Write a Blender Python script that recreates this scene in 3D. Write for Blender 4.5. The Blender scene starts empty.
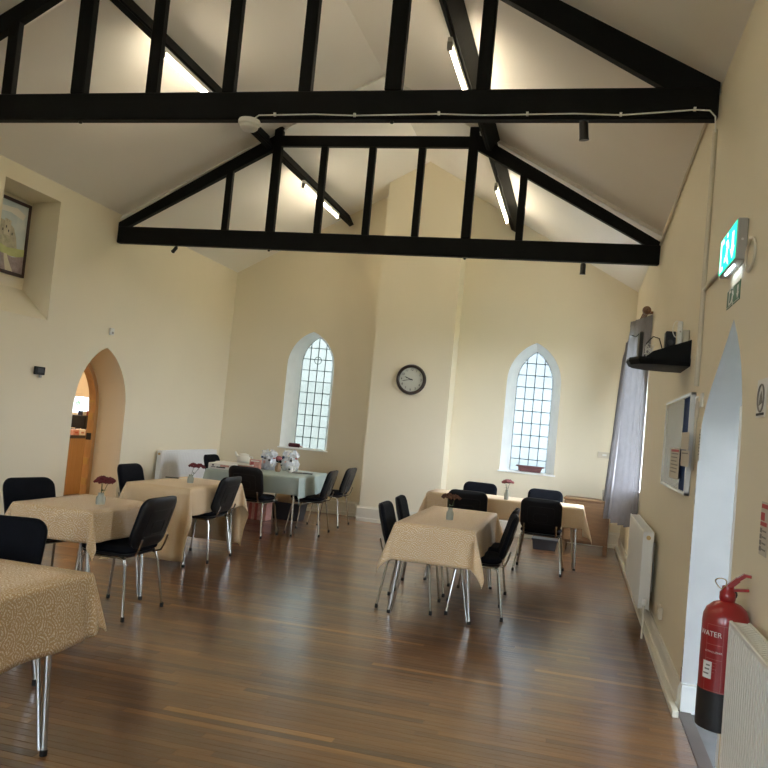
import bpy, bmesh, math, random
from mathutils import Vector, Matrix
from mathutils.geometry import tessellate_polygon
random.seed(7)
sc = bpy.context.scene
col = sc.collection
PI = math.pi

# ------------------------------------------------------------------ camera
F_PX, YAW, PITCH, ROLL, CAM_H = 799.72, 0.2433, 0.0495, 0.0936, 1.53
def cam_axes():
    cy, sy, cp, sp = math.cos(YAW), math.sin(YAW), math.cos(PITCH), math.sin(PITCH)
    f = Vector((-sy*cp, cy*cp, sp)); r = Vector((cy, sy, 0)); u = r.cross(f)
    c, s = math.cos(ROLL), math.sin(ROLL)
    return c*r + s*u, -s*r + c*u, f
_r, _u, _f = cam_axes()
cd = bpy.data.cameras.new('camera'); cam = bpy.data.objects.new('camera', cd); col.objects.link(cam)
cd.sensor_width = 36; cd.lens = F_PX/768*36; cd.clip_start = .05; cd.clip_end = 200
cam.matrix_world = Matrix(((_r.x, _u.x, -_f.x, 0), (_r.y, _u.y, -_f.y, 0), (_r.z, _u.z, -_f.z, CAM_H), (0, 0, 0, 1)))
sc.camera = cam

# ------------------------------------------------------------------ world, light, exposure
sc.view_settings.view_transform = 'Standard'; sc.view_settings.look = 'None'
sc.view_settings.gamma = 1; sc.view_settings.use_curve_mapping = False
sc.view_settings.exposure = 1.8
sc.cycles.use_denoising = True
try:
    sc.cycles.denoiser = 'OPENIMAGEDENOISE'
except Exception: pass
sc.cycles.max_bounces = 10; sc.cycles.diffuse_bounces = 6; sc.cycles.transparent_max_bounces = 12
sc.cycles.sample_clamp_indirect = 6; sc.cycles.caustics_reflective = False; sc.cycles.caustics_refractive = False
SKY = 6.6
w = bpy.data.worlds.new('overcast_sky'); sc.world = w; w.use_nodes = True
bg = w.node_tree.nodes['Background']; bg.inputs[0].default_value = (0.82, 0.885, 1.0, 1); bg.inputs[1].default_value = SKY
TUBE = 14.0
def portal(loc, size, normal):
    l = bpy.data.lights.new('window_portal', 'AREA'); l.shape = 'RECTANGLE'; l.size, l.size_y = size
    l.cycles.is_portal = True
    o = bpy.data.objects.new('window_portal', l); col.objects.link(o)
    o.location = loc; o.rotation_euler = Vector(normal).to_track_quat('-Z', 'Z').to_euler()

# ------------------------------------------------------------------ room numbers
XL, XR, YB, YC = -5.885, 0.706, 12.583, 12.095
YF = -2.6
ZE, ZR, XM = 3.875, 5.69, -2.59
TH = 0.40
Y1, Y2 = 5.27, 8.93

# ------------------------------------------------------------------ materials
def srgb(r, g, b):
    f = lambda c: (c/255/12.92) if c/255 <= .04045 else ((c/255+.055)/1.055)**2.4
    return (f(r), f(g), f(b), 1)
class NT:
    def __init__(s, name):
        s.m = bpy.data.materials.new(name); s.m.use_nodes = True; s.t = s.m.node_tree
        s.b = s.t.nodes['Principled BSDF']; s.out = s.t.nodes['Material Output']
    def n(s, t, **k):
        x = s.t.nodes.new(t)
        for a, v in k.items(): setattr(x, a, v)
        return x
    def l(s, a, b): s.t.links.new(a, b)
    def math(s, op, a, b=None, c=None):
        x = s.n('ShaderNodeMath', operation=op)
        for i, v in enumerate((a, b, c)):
            if v is None: continue
            if isinstance(v, (int, float)): x.inputs[i].default_value = v
            else: s.l(v, x.inputs[i])
        return x.outputs[0]
    def mix(s, fac, a, b):
        x = s.n('ShaderNodeMix', data_type='RGBA')
        for i, v in ((0, fac), (6, a), (7, b)):
            if isinstance(v, (int, float, tuple)): x.inputs[i].default_value = v
            else: s.l(v, x.inputs[i])
        return x.outputs[2]
    def coord(s, which='Object', scale=(1, 1, 1)):
        c = s.n('ShaderNodeTexCoord'); m = s.n('ShaderNodeMapping'); m.inputs['Scale'].default_value = scale
        s.l(c.outputs[which], m.inputs[0]); return m.outputs[0]
    def noise(s, vec, scale=5, detail=3, rough=.5):
        x = s.n('ShaderNodeTexNoise'); x.inputs['Scale'].default_value = scale; x.inputs['Detail'].default_value = detail
        x.inputs['Roughness'].default_value = rough; s.l(vec, x.inputs['Vector']); return x.outputs[0]
    def bump(s, h, strength=.2, dist=.01):
        x = s.n('ShaderNodeBump'); x.inputs['Strength'].default_value = strength; x.inputs['Distance'].default_value = dist
        s.l(h, x.inputs['Height']); s.l(x.outputs[0], s.b.inputs['Normal']); return x.outputs[0]
def plain(name, c, rough=.5, metal=0, var=.06, bump=0, bscale=60, spec=.5, nscale=4, coat=0):
    t = NT(name); v = t.coord()
    n = t.noise(v, nscale, 4)
    d = tuple(max(0, x*(1-var*2)) for x in c[:3])+(1,); u = tuple(min(1, x*(1+var)) for x in c[:3])+(1,)
    t.l(t.mix(n, d, u), t.b.inputs['Base Color'])
    t.b.inputs['Roughness'].default_value = rough; t.b.inputs['Metallic'].default_value = metal
    t.b.inputs['Specular IOR Level'].default_value = spec; t.b.inputs['Coat Weight'].default_value = coat
    if bump: t.bump(t.noise(v, bscale, 3), bump, .004)
    return t.m
def emit(name, c, s):
    t = NT(name); t.b.inputs['Base Color'].default_value = c
    t.b.inputs['Emission Color'].default_value = c; t.b.inputs['Emission Strength'].default_value = s; return t.m
M = {}
M['wall'] = plain('cream_wall_paint', (.79, .715, .545, 1), .62, var=.035, bump=.25, bscale=14, nscale=.9, spec=.3)
M['ceiling'] = plain('ceiling_plaster', (.90, .87, .82, 1), .8, var=.04, bump=.2, bscale=8, nscale=.7, spec=.2)
M['white'] = plain('white_gloss_paint', (.80, .82, .80, 1), .35, var=.03, bump=.1, bscale=20)
M['cream_gloss'] = plain('cream_gloss_paint', (.72, .68, .57, 1), .3, var=.04)
M['reveal'] = plain('white_reveal_paint', (.93, .94, .92, 1), .5, var=.05, bump=.3, bscale=12, nscale=6)
M['lobby'] = plain('lobby_wall_paint', (.50, .50, .50, 1), .6, var=.06, bump=.3, bscale=12, nscale=6)
M['black'] = plain('black_painted_timber', (.004, .0045, .0045, 1), .62, spec=.16, var=.3, bump=.5, bscale=25, nscale=9)
M['blackmetal'] = plain('black_metal', (.012, .012, .012, 1), .35)
M['lead'] = plain('lead_came', (.03, .045, .05, 1), .5)
M['fabric'] = plain('black_chair_fabric', (.007, .008, .012, 1), .95, var=.4, bump=.6, bscale=400, spec=.12)
M['shell'] = plain('black_plastic_shell', (.006, .006, .007, 1), .45, spec=.3, bump=.2, bscale=150)
M['chrome'] = plain('chrome_tube', (.55, .55, .53, 1), .22, 1, var=.02)
M['rubber'] = plain('black_rubber', (.012, .012, .012, 1), .7)
M['laminate'] = plain('table_laminate', (.35, .30, .24, 1), .4)
M['rad'] = plain('radiator_enamel', (.76, .75, .69, 1), .32, var=.03)
M['radwhite'] = plain('white_radiator_enamel', (.80, .80, .79, 1), .32, var=.03)
M['conduit'] = plain('painted_conduit', (.62, .56, .44, 1), .45)
M['plastic_white'] = plain('white_plastic', (.78, .77, .72, 1), .4, var=.02)
M['plastic_grey'] = plain('grey_plastic', (.36, .35, .32, 1), .45)
M['brass'] = plain('brass', (.55, .38, .16, 1), .3, 1)
M['oldwood'] = plain('brown_turned_wood', (.16, .08, .04, 1), .4)
M['paper'] = plain('white_paper', (.78, .76, .70, 1), .7, var=.02)
M['buff_paper'] = plain('buff_paper', (.56, .50, .40, 1), .75, var=.04)
M['blue_felt'] = plain('blue_felt', (.02, .06, .19, 1), .9, bump=.3, bscale=300)
M['alu'] = plain('aluminium', (.62, .62, .60, 1), .3, .9)
M['ink'] = plain('dark_ink', (.03, .03, .03, 1), .7)
M['inkgrey'] = plain('grey_ink', (.22, .20, .17, 1), .7)
M['redink'] = plain('red_print', (.45, .04, .04, 1), .6)
M['red'] = plain('extinguisher_red', (.30, .012, .014, 1), .28, var=.05, coat=.4)
M['extblack'] = plain('extinguisher_base_black', (.012, .012, .013, 1), .45)
M['flower'] = plain('dark_red_flower', (.16, .018, .026, 1), .8, var=.4, nscale=60)
M['flower_brown'] = plain('faded_brown_flower', (.16, .075, .045, 1), .85, var=.4, nscale=60)
M['flower_pink'] = plain('dusty_pink_flower', (.38, .12, .13, 1), .85, var=.4, nscale=60)
M['stem'] = plain('green_stem', (.05, .09, .025, 1), .6)
M['kitchen_wall'] = plain('peach_kitchen_wall', (.86, .74, .55, 1), .7)
M['kitchen_floor'] = plain('kitchen_lino', (.30, .22, .15, 1), .4)
M['worktop'] = plain('dark_worktop', (.03, .025, .025, 1), .3)
M['slate'] = plain('grey_flagstone', (.20, .20, .21, 1), .55, var=.2, bump=.4, bscale=12)
M['threshold'] = plain('dark_brown_threshold', (.10, .07, .06, 1), .4, var=.2)
M['hedge'] = plain('hedge_leaf', (.10, .22, .07, 1), .7, var=.5, nscale=8)
M['grass'] = plain('outside_lawn', (.13, .155, .10, 1), .9, var=.3)
M['tarmac'] = plain('outside_path', (.3, .29, .27, 1), .9)
M['book'] = plain('white_box_card', (.80, .78, .74, 1), .5)
M['redstripe'] = plain('red_print_card', (.42, .09, .08, 1), .6)
M['pinkprint'] = plain('pink_packet', (.62, .32, .27, 1), .6, var=.25, nscale=25)
M['maroon'] = plain('maroon_cloth', (.09, .015, .02, 1), .8)
M['terracotta'] = plain('plum_brown_trough', (.14, .05, .05, 1), .6)
M['tub'] = plain('dark_grey_tub', (.035, .038, .045, 1), .5)
M['skin'] = plain('tan_fabric', (.30, .20, .12, 1), .8)
M['bluepot'] = plain('navy_glaze', (.03, .05, .12, 1), .25)
M['tube'] = emit('fluorescent_tube', (1.0, .87, .64, 1), TUBE)
M['green_lit'] = emit('lit_green_panel', (.0, .50, .27, 1), 1.0)
M['white_lit'] = emit('lit_white_symbol', (.7, 1, .88, 1), .75)
M['led'] = emit('led_strip', (.7, .85, 1, 1), 5)
M['bulb'] = emit('kitchen_lamp', (1, .80, .56, 1), 115)
M['green_sign'] = plain('dark_green_sign', (.02, .12, .06, 1), .4)
M['face'] = plain('clock_face', (.52, .53, .46, 1), .5, var=.02)
M['clockrim'] = plain('dark_brown_clock_rim', (.03, .018, .014, 1), .3)

def wood(name, dark, light, rough, scale=(1.2, 14, 14), coat=.0):
    t = NT(name); v = t.coord('Object', scale)
    n = t.noise(v, 3, 6, .6)
    t.l(t.mix(n, dark, light), t.b.inputs['Base Color']); t.b.inputs['Roughness'].default_value = rough
    t.b.inputs['Coat Weight'].default_value = coat; t.bump(n, .12, .003); return t.m
M['oak'] = wood('oak_veneer', (.13, .065, .028, 1), (.29, .16, .07, 1), .45, (2, 2, 14))
M['pine'] = wood('pine_frame', (.42, .22, .08, 1), (.66, .40, .17, 1), .4, (8, 8, 1.2))
M['frame'] = plain('dark_picture_frame', (.035, .012, .010, 1), .35)

def floor_mat():
    t = NT('varnished_floorboards')
    a = t.n('ShaderNodeAttribute'); a.attribute_name = 'tone'
    c = t.n('ShaderNodeTexCoord'); off = t.n('ShaderNodeVectorMath', operation='ADD')
    t.l(c.outputs['Object'], off.inputs[0])
    cmb = t.n('ShaderNodeCombineXYZ'); t.l(t.math('MULTIPLY', a.outputs['Fac'], 37), cmb.inputs[0]); t.l(t.math('MULTIPLY', a.outputs['Fac'], 11), cmb.inputs[2])
    t.l(cmb.outputs[0], off.inputs[1])
    mp = t.n('ShaderNodeMapping'); mp.inputs['Scale'].default_value = (1.3, 30, 1); t.l(off.outputs[0], mp.inputs[0])
    grain = t.noise(mp.outputs[0], 3, 6, .65)
    ramp = t.n('ShaderNodeValToRGB'); e = ramp.color_ramp.elements
    e[0].position = 0; e[0].color = (.048, .014, .0035, 1); e[1].position = 1; e[1].color = (.38, .175, .048, 1)
    m1 = e.new(.35); m1.color = (.105, .037, .009, 1)
    m2 = e.new(.8); m2.color = (.20, .080, .020, 1)
    fac = t.math('ADD', t.math('MULTIPLY', a.outputs['Fac'], .75), t.math('MULTIPLY', grain, .32)); t.l(fac, ramp.inputs[0])
    wv = t.coord('Object', (1, 1, 1)); big = t.noise(wv, .8, 4)
    t.l(t.mix(t.math('MULTIPLY', big, .08), ramp.outputs[0], (.27, .17, .09, 1)), t.b.inputs['Base Color'])
    wear = t.noise(wv, 2.2, 5, .7)
    t.l(t.math('ADD', t.math('MULTIPLY', wear, .26), .24), t.b.inputs['Roughness'])
    t.b.inputs['Specular IOR Level'].default_value = .35; t.b.inputs['Coat Weight'].default_value = 1; t.b.inputs['Coat IOR'].default_value = 1.62; t.b.inputs['Coat Roughness'].default_value = .20
    sm = t.noise(t.coord('Object', (3, 9, 1)), 3, 4)
    h = t.math('ADD', t.math('MULTIPLY', sm, .8), t.math('MULTIPLY', grain, .35)); t.bump(h, .38, .007)
    return t.m
M['floor'] = floor_mat()

def cloth_mat(name, dark, light, scale=1.0, k=.75):
    # woven scallop pattern: rows of offset half rings, drawn from the cloth's own UV
    t = NT(name); c = t.n('ShaderNodeTexCoord'); s = t.n('ShaderNodeSeparateXYZ'); t.l(c.outputs['UV'], s.inputs[0])
    nz = t.noise(c.outputs['UV'], 14, 3)
    wob = t.math('MULTIPLY', t.math('SUBTRACT', nz, .5), .5)
    v = t.math('ADD', t.math('MULTIPLY', s.outputs[1], 17*scale), wob); row = t.math('FLOOR', v); fv = t.math('FRACT', v)
    u = t.math('ADD', t.math('ADD', t.math('MULTIPLY', s.outputs[0], 9*scale), t.math('MULTIPLY', row, .5)), wob); fu = t.math('SUBTRACT', t.math('FRACT', u), .5)
    d = t.math('SQRT', t.math('ADD', t.math('MULTIPLY', fu, fu), t.math('MULTIPLY', t.math('MULTIPLY', fv, fv), .32)))
    r = t.math('SINE', t.math('MULTIPLY', d, 46)); st = t.math('GREATER_THAN', r, .05)
    fine = t.math('GREATER_THAN', t.noise(c.outputs['UV'], 150, 2), .50)
    mask = t.math('MULTIPLY', st, fine)
    t.l(t.mix(t.math('MULTIPLY', mask, k), dark, light), t.b.inputs['Base Color'])
    t.b.inputs['Roughness'].default_value = .6; t.b.inputs['Sheen Weight'].default_value = .15
    t.bump(t.math('ADD', t.math('MULTIPLY', mask, .5), t.noise(c.outputs['UV'], 5, 3)), .25, .006)
    return t.m
M['cloth'] = cloth_mat('tan_brocade_cloth', (.58, .385, .19, 1), (.95, .86, .70, 1), 1.0, .85)
M['cloth_pale'] = cloth_mat('pale_brocade_cloth', (.66, .47, .26, 1), (.92, .80, .62, 1), 1.0, .6)
M['cloth_green'] = plain('pale_green_grey_sheet', (.38, .45, .41, 1), .45, var=.1, bump=.4, bscale=9)

def glass_mat(name, tint, trans, dif):
    t = NT(name); nt = t.t
    tr = t.n('ShaderNodeBsdfTransparent'); tr.inputs[0].default_value = trans
    dl = t.n('ShaderNodeBsdfTranslucent')
    v = t.coord(); n = t.noise(v, 42, 3, .6); n2 = t.noise(v, 2.2, 3)
    cc = t.mix(n2, tuple(x*.75 for x in tint[:3])+(1,), tint)
    t.l(t.mix(n, tuple(x*.7 for x in tint[:3])+(1,), cc), dl.inputs[0])
    m1 = t.n('ShaderNodeMixShader'); m1.inputs[0].default_value = dif; t.l(tr.outputs[0], m1.inputs[1]); t.l(dl.outputs[0], m1.inputs[2])
    gl = t.n('ShaderNodeBsdfGlossy'); gl.inputs['Roughness'].default_value = .15
    m2 = t.n('ShaderNodeMixShader'); m2.inputs[0].default_value = .05; t.l(m1.outputs[0], m2.inputs[1]); t.l(gl.outputs[0], m2.inputs[2])
    t.l(m2.outputs[0], t.out.inputs[0]); return t.m
M['pane_green'] = glass_mat('obscured_leaded_glass', (.50, .53, .50, 1), (.15, .155, .15, 1), .55)
M['pane_white'] = glass_mat('pale_obscured_leaded_glass', (.52, .56, .56, 1), (.17, .18, .185, 1), .5)
M['pane_clear'] = glass_mat('clear_window_glass', (.8, .8, .8, 1), (.93, .96, .96, 1), .03)
def realglass(name, c, rough=.02):
    t = NT(name); t.b.inputs['Base Color'].default_value = c; t.b.inputs['Transmission Weight'].default_value = .6
    t.b.inputs['Roughness'].default_value = rough; t.b.inputs['IOR'].default_value = 1.3; return t.m
M['vase'] = realglass('greenish_jar_glass', (.86, .90, .78, 1), .08)
def coverglass():
    t = NT('board_cover_glass'); tr = t.n('ShaderNodeBsdfTransparent'); g = t.n('ShaderNodeBsdfGlossy'); g.inputs['Roughness'].default_value = .03
    fr = t.n('ShaderNodeFresnel'); fr.inputs[0].default_value = 1.5; m = t.n('ShaderNodeMixShader')
    t.l(t.math('MULTIPLY', fr.outputs[0], .5), m.inputs[0]); t.l(tr.outputs[0], m.inputs[1]); t.l(g.outputs[0], m.inputs[2]); t.l(m.outputs[0], t.out.inputs[0]); return t.m
M['cover'] = coverglass()
def curtain_mat():
    t = NT('grey_curtain_fabric'); d = t.n('ShaderNodeBsdfDiffuse'); tl = t.n('ShaderNodeBsdfTranslucent')
    n = t.noise(t.coord('Object', (1, 1, 1)), 9, 4, .6)
    c = t.mix(n, (.34, .32, .33, 1), (.46, .44, .45, 1)); t.l(c, d.inputs[0]); t.l(t.mix(n, (.09, .088, .095, 1), (.17, .165, .175, 1)), tl.inputs[0])
    m = t.n('ShaderNodeMixShader'); m.inputs[0].default_value = .45; t.l(d.outputs[0], m.inputs[1]); t.l(tl.outputs[0], m.inputs[2]); t.l(m.outputs[0], t.out.inputs[0]); return t.m
M['curtain'] = curtain_mat()
def thin_white(name, c, k):
    t = NT(name); d = t.n('ShaderNodeBsdfPrincipled'); d.inputs['Base Color'].default_value = c; d.inputs['Roughness'].default_value = .2
    tr = t.n('ShaderNodeBsdfTransparent'); m = t.n('ShaderNodeMixShader')
    n = t.noise(t.coord(), 25, 3); t.l(t.math('ADD', t.math('MULTIPLY', n, .5), k), m.inputs[0])
    t.l(tr.outputs[0], m.inputs[1]); t.l(d.outputs[0], m.inputs[2]); t.l(m.outputs[0], t.out.inputs[0]); return t.m
M['cello'] = thin_white('clear_wrapping_film', (.80, .84, .88, 1), .3)

# ------------------------------------------------------------------ mesh helpers
class MB:
    def __init__(s): s.v = []; s.f = []; s.uv = []
    def add(s, vs, fs):
        o = len(s.v); s.v += [tuple(p) for p in vs]; s.f += [tuple(i+o for i in f) for f in fs]; return s
    def box(s, a, b):
        x0, y0, z0 = (min(a[i], b[i]) for i in range(3)); x1, y1, z1 = (max(a[i], b[i]) for i in range(3))
        return s.add([(x0,y0,z0),(x1,y0,z0),(x1,y1,z0),(x0,y1,z0),(x0,y0,z1),(x1,y0,z1),(x1,y1,z1),(x0,y1,z1)],
              [(0,3,2,1),(4,5,6,7),(0,1,5,4),(1,2,6,5),(2,3,7,6),(3,0,4,7)])
    def bbox(s, a, b, e=.004):
        # box with chamfered edges (all twelve)
        lo = [min(a[i], b[i]) for i in range(3)]; hi = [max(a[i], b[i]) for i in range(3)]
        bm = bmesh.new(); bmesh.ops.create_cube(bm, size=1)
        for v in bm.verts: v.co = Vector([(lo[i]+hi[i])/2+v.co[i]*(hi[i]-lo[i]) for i in range(3)])
        bmesh.ops.bevel(bm, geom=bm.edges[:], offset=e, segments=1, affect='EDGES')
        bm.verts.index_update(); s.add([v.co[:] for v in bm.verts], [[v.index for v in f.verts] for f in bm.faces]); bm.free(); return s
    def hexa(s, q0, q1):
        # solid between two quads
        return s.add(list(q0)+list(q1), [(0,3,2,1),(4,5,6,7),(0,1,5,4),(1,2,6,5),(2,3,7,6),(3,0,4,7)])
    def beam(s, p, q, half_w, half_d, wdir):
        p, q, wdir = Vector(p), Vector(q), Vector(wdir).normalized(); d = (q-p).normalized(); n = d.cross(wdir).normalized()
        def ring(c): return [c+wdir*half_w*i+n*half_d*j for i, j in ((-1,-1),(1,-1),(1,1),(-1,1))]
        return s.hexa(ring(p), ring(q))
    def tube(s, pts, r, n=8, cap=True, ry=None):
        pts = [Vector(p) for p in pts]; rings = []; up = None
        rr = r if isinstance(r, (list, tuple)) else [r]*len(pts)
        for i, p in enumerate(pts):
            d = (pts[min(i+1, len(pts)-1)]-pts[max(i-1, 0)]).normalized()
            if up is None:
                up = Vector((0, 0, 1)) if abs(d.z) < .9 else Vector((0, 1, 0))
            a = d.cross(up).normalized(); up = a.cross(d).normalized()
            rings.append([p+a*math.cos(2*PI*k/n)*rr[i]+up*math.sin(2*PI*k/n)*(ry or rr[i]) for k in range(n)])
        o = [v for g in rings for v in g]; fs = []
        for i in range(len(pts)-1):
            for k in range(n): fs.append((i*n+k, i*n+(k+1) % n, (i+1)*n+(k+1) % n, (i+1)*n+k))
        if cap: fs.append(tuple(range(n))[::-1]); fs.append(tuple((len(pts)-1)*n+k for k in range(n)))
        return s.add(o, fs)
    def lathe(s, prof, n=20, c=(0, 0, 0), axis='z', close=True):
        vs = []; fs = []
        for r, z in prof:
            for k in range(n):
                a = 2*PI*k/n; p = (r*math.cos(a), r*math.sin(a), z)
                if axis == 'y': p = (p[0], z, p[1])
                if axis == 'x': p = (z, p[0], p[1])
                vs.append((p[0]+c[0], p[1]+c[1], p[2]+c[2]))
        for i in range(len(prof)-1):
            for k in range(n): fs.append((i*n+k, i*n+(k+1) % n, (i+1)*n+(k+1) % n, (i+1)*n+k))
        if close: fs.append(tuple(range(n))[::-1]); fs.append(tuple((len(prof)-1)*n+k for k in range(n)))
        return s.add(vs, fs)
    def slab(s, outline, f, layers):
        # outline in (u,v); layers: (inset scale du, w); f(u,v,w)->xyz ; closed solid with rounded edges
        n = len(outline); vs = []; fs = []
        for ins, wv in layers:
            for (u, v, nu, nv) in outline: vs.append(f(u-nu*ins, v-nv*ins, wv))
        for i in range(len(layers)-1):
            for k in range(n): fs.append((i*n+k, i*n+(k+1) % n, (i+1)*n+(k+1) % n, (i+1)*n+k))
        # caps with centre fan rings
        for li, (ins, wv) in ((0, layers[0]), (len(layers)-1, layers[-1])):
            c = len(vs); vs.append(f(0, 0, wv+(wv-layers[1 if li == 0 else -2][1])*.3))
            for k in range(n):
                a, b = li*n+k, li*n+(k+1) % n
                fs.append((a, b, c) if li else (b, a, c))
        return s.add(vs, fs)
    def poly(s, pts3): return s.add(pts3, [tuple(range(len(pts3)))])
    def build(s, name, mat, parent=None, smooth=False, loc=None, rot=None, angle=None):
        me = bpy.data.meshes.new(name); me.from_pydata([tuple(p) for p in s.v], [], s.f); me.update()
        bm = bmesh.new(); bm.from_mesh(me); bmesh.ops.recalc_face_normals(bm, faces=bm.faces[:]); bm.to_mesh(me); bm.free()
        me.materials.append(M[mat] if isinstance(mat, str) else mat)
        if smooth:
            me.polygons.foreach_set('use_smooth', [True]*len(me.polygons))
            me.set_sharp_from_angle(angle=math.radians(angle or 40))
        return link(name, me, parent, loc, rot)
def link(name, data, parent=None, loc=None, rot=None):
    o = bpy.data.objects.new(name, data); col.objects.link(o)
    if parent: o.parent = parent
    if loc: o.location = loc
    if rot: o.rotation_euler = rot
    return o
def tag(o, label=None, cat=None, group=None, kind=None):
    if label: o['label'] = label
    if cat: o['category'] = cat
    if group: o['group'] = group
    if kind: o['kind'] = kind
    return o
def thing(name, label, cat, loc=(0, 0, 0), rz=0, group=None):
    return tag(link(name, None, None, loc, (0, 0, rz)), label, cat, group)
def struct(o): o['kind'] = 'structure'; return o
def copy_tree(o, parent=None):
    c = o.copy(); col.objects.link(c); c.parent = parent
    for ch in list(KIDS.get(o.name, [])) : copy_tree(ch, c)
    return c
KIDS = {}
def register(root):
    ch = [x for x in bpy.data.objects if x.parent == root]
    KIDS[root.name] = ch
    for x in ch: register(x)
def rrect(w, h, r, n=5):
    pts = []
    for cx, cy, a0 in ((w/2-r, h/2-r, 0), (-w/2+r, h/2-r, 90), (-w/2+r, -h/2+r, 180), (w/2-r, -h/2+r, 270)):
        for k in range(n+1):
            a = math.radians(a0+90*k/n); pts.append((cx+r*math.cos(a), cy+r*math.sin(a), math.cos(a), math.sin(a)))
    return pts
def gothic(a0, a1, zb, zs, za, n=9, am=None):
    # closed loop, bottom-left first, anticlockwise seen with a to the right and z up
    am = (a0+a1)/2 if am is None else am
    def side(ae):
        a = abs(am-ae); h = za-zs; R = (a*a+h*h)/(2*a); sg = 1 if am > ae else -1; cx = ae+sg*R
        t1 = math.atan2(h, abs(am-cx)) if abs(am-cx) > 1e-6 else PI/2
        if (am-cx)*sg > 0: t1 = PI-t1
        return [(cx-sg*R*math.cos(t1*k/n), zs+R*math.sin(t1*k/n)) for k in range(n+1)]
    L = side(a0); Rr = side(a1)
    return [(a0, zb), (a1, zb)] + Rr[:-1] + [(am, za)] + L[:-1][::-1]
def wall_mesh(outer, holes, f, back_outer=None):
    # holes: list of loops; front face only
    mb = MB(); polys = [[Vector((a, z, 0)) for a, z in outer]] + [[Vector((a, z, 0)) for a, z in h] for h in holes]
    flat = [p for q in polys for p in q]; tris = tessellate_polygon(polys)
    mb.add([f(p.x, p.y) for p in flat], [tuple(t) for t in tris]); return mb
def strip(l0, l1, f0, f1, skip_bottom=False):
    mb = MB(); n = len(l0); mb.add([f0(*p) for p in l0]+[f1(*p) for p in l1], [(k, (k+1) % n, n+(k+1) % n, n+k) for k in range(n) if not (skip_bottom and k == 0)]); return mb

# ------------------------------------------------------------------ floor: boards run across the room
def plank(mb, x0, x1, y0, y1, tone, tones, dz=0):
    e = .0014; g = .0003; n0 = len(mb.f)
    q = lambda a, b, c, d, z: [(a, c, z), (b, c, z), (b, d, z), (a, d, z)]
    mb.add(q(x0+g, x1-g, y0+g, y1-g, -.02)+q(x0+g, x1-g, y0+g, y1-g, -.0008+dz)+q(x0+g+e, x1-g-e, y0+g+e, y1-g-e, dz),
           [(0,1,5,4),(1,2,6,5),(2,3,7,6),(3,0,4,7),(4,5,9,8),(5,6,10,9),(6,7,11,10),(7,4,8,11),(8,9,10,11)])
    tones += [tone]*9
def tone_attr(me, tones):
    a = me.attributes.new('tone', 'FLOAT', 'FACE'); a.data.foreach_set('value', tones)
floor = struct(MB().box((XL-.02, YF, -.05), (XR+.02, YB, -.019)).build('floor', 'threshold'))
bw = .056; y = YF+.02; rows = int((YB-.02-y)/bw); singles = 0; far = MB(); far_t = []
for r in range(rows):
    y0 = y+r*bw; x = XL-random.random()*1.6
    while x < XR:
        L = random.choice((.45, .7, .9, 1.2, 1.6))*random.uniform(.8, 1.2); a, b = max(x, XL), min(x+L, XR); x += L
        if XR-b < .12: b = XR; x = XR
        if b-a < .05: continue
        tone = min(1, max(0, random.gauss(.45, .24))); dz = random.uniform(-.0002, .0002)
        if 2.6 < y0 and singles < 290 and y0 < 8.5:
            mb = MB(); tn = []; plank(mb, a, b, y0, y0+bw, tone, tn, dz)
            me = bpy.data.meshes.new('floorboard'); me.from_pydata(mb.v, [], mb.f); me.materials.append(M['floor']); tone_attr(me, tn); me.update()
            link('floorboard', me, floor); singles += 1
        else: plank(far, a, b, y0, y0+bw, tone, far_t, dz)
me = bpy.data.meshes.new('floorboards_joined'); me.from_pydata(far.v, [], far.f); me.materials.append(M['floor']); tone_attr(me, far_t); me.update()
tag(link('distant_floorboards', me, floor), kind='stuff')

# ------------------------------------------------------------------ walls
W1o = gothic(-4.815, -3.99, .995, 2.36, 2.945); W1i = gothic(-4.70, -4.15, .985, 2.42, 2.90)
W2o = gothic(-1.155, -.325, .985, 2.38, 3.005); W2i = gothic(-1.03, -.465, .985, 2.40, 2.905)
yG = 13.0
zc = lambda x: ZR-(ZR-ZE)*abs(x-XM)/(XR-XM)
outer = [(XL, -.02), (XR, -.02), (XR, ZE), (XM, ZR), (XL, ZE)]
wb = struct(wall_mesh(outer, [W1o, W2o], lambda a, z: (a, YB, z)).build('wall_back', 'wall'))
struct(MB().box((XL, yG+.14, -.02), (W1o[0][0]-.5, yG+.16, 6)).build('wall_back_outer_skin', 'wall', wb)) if 0 else None
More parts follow.
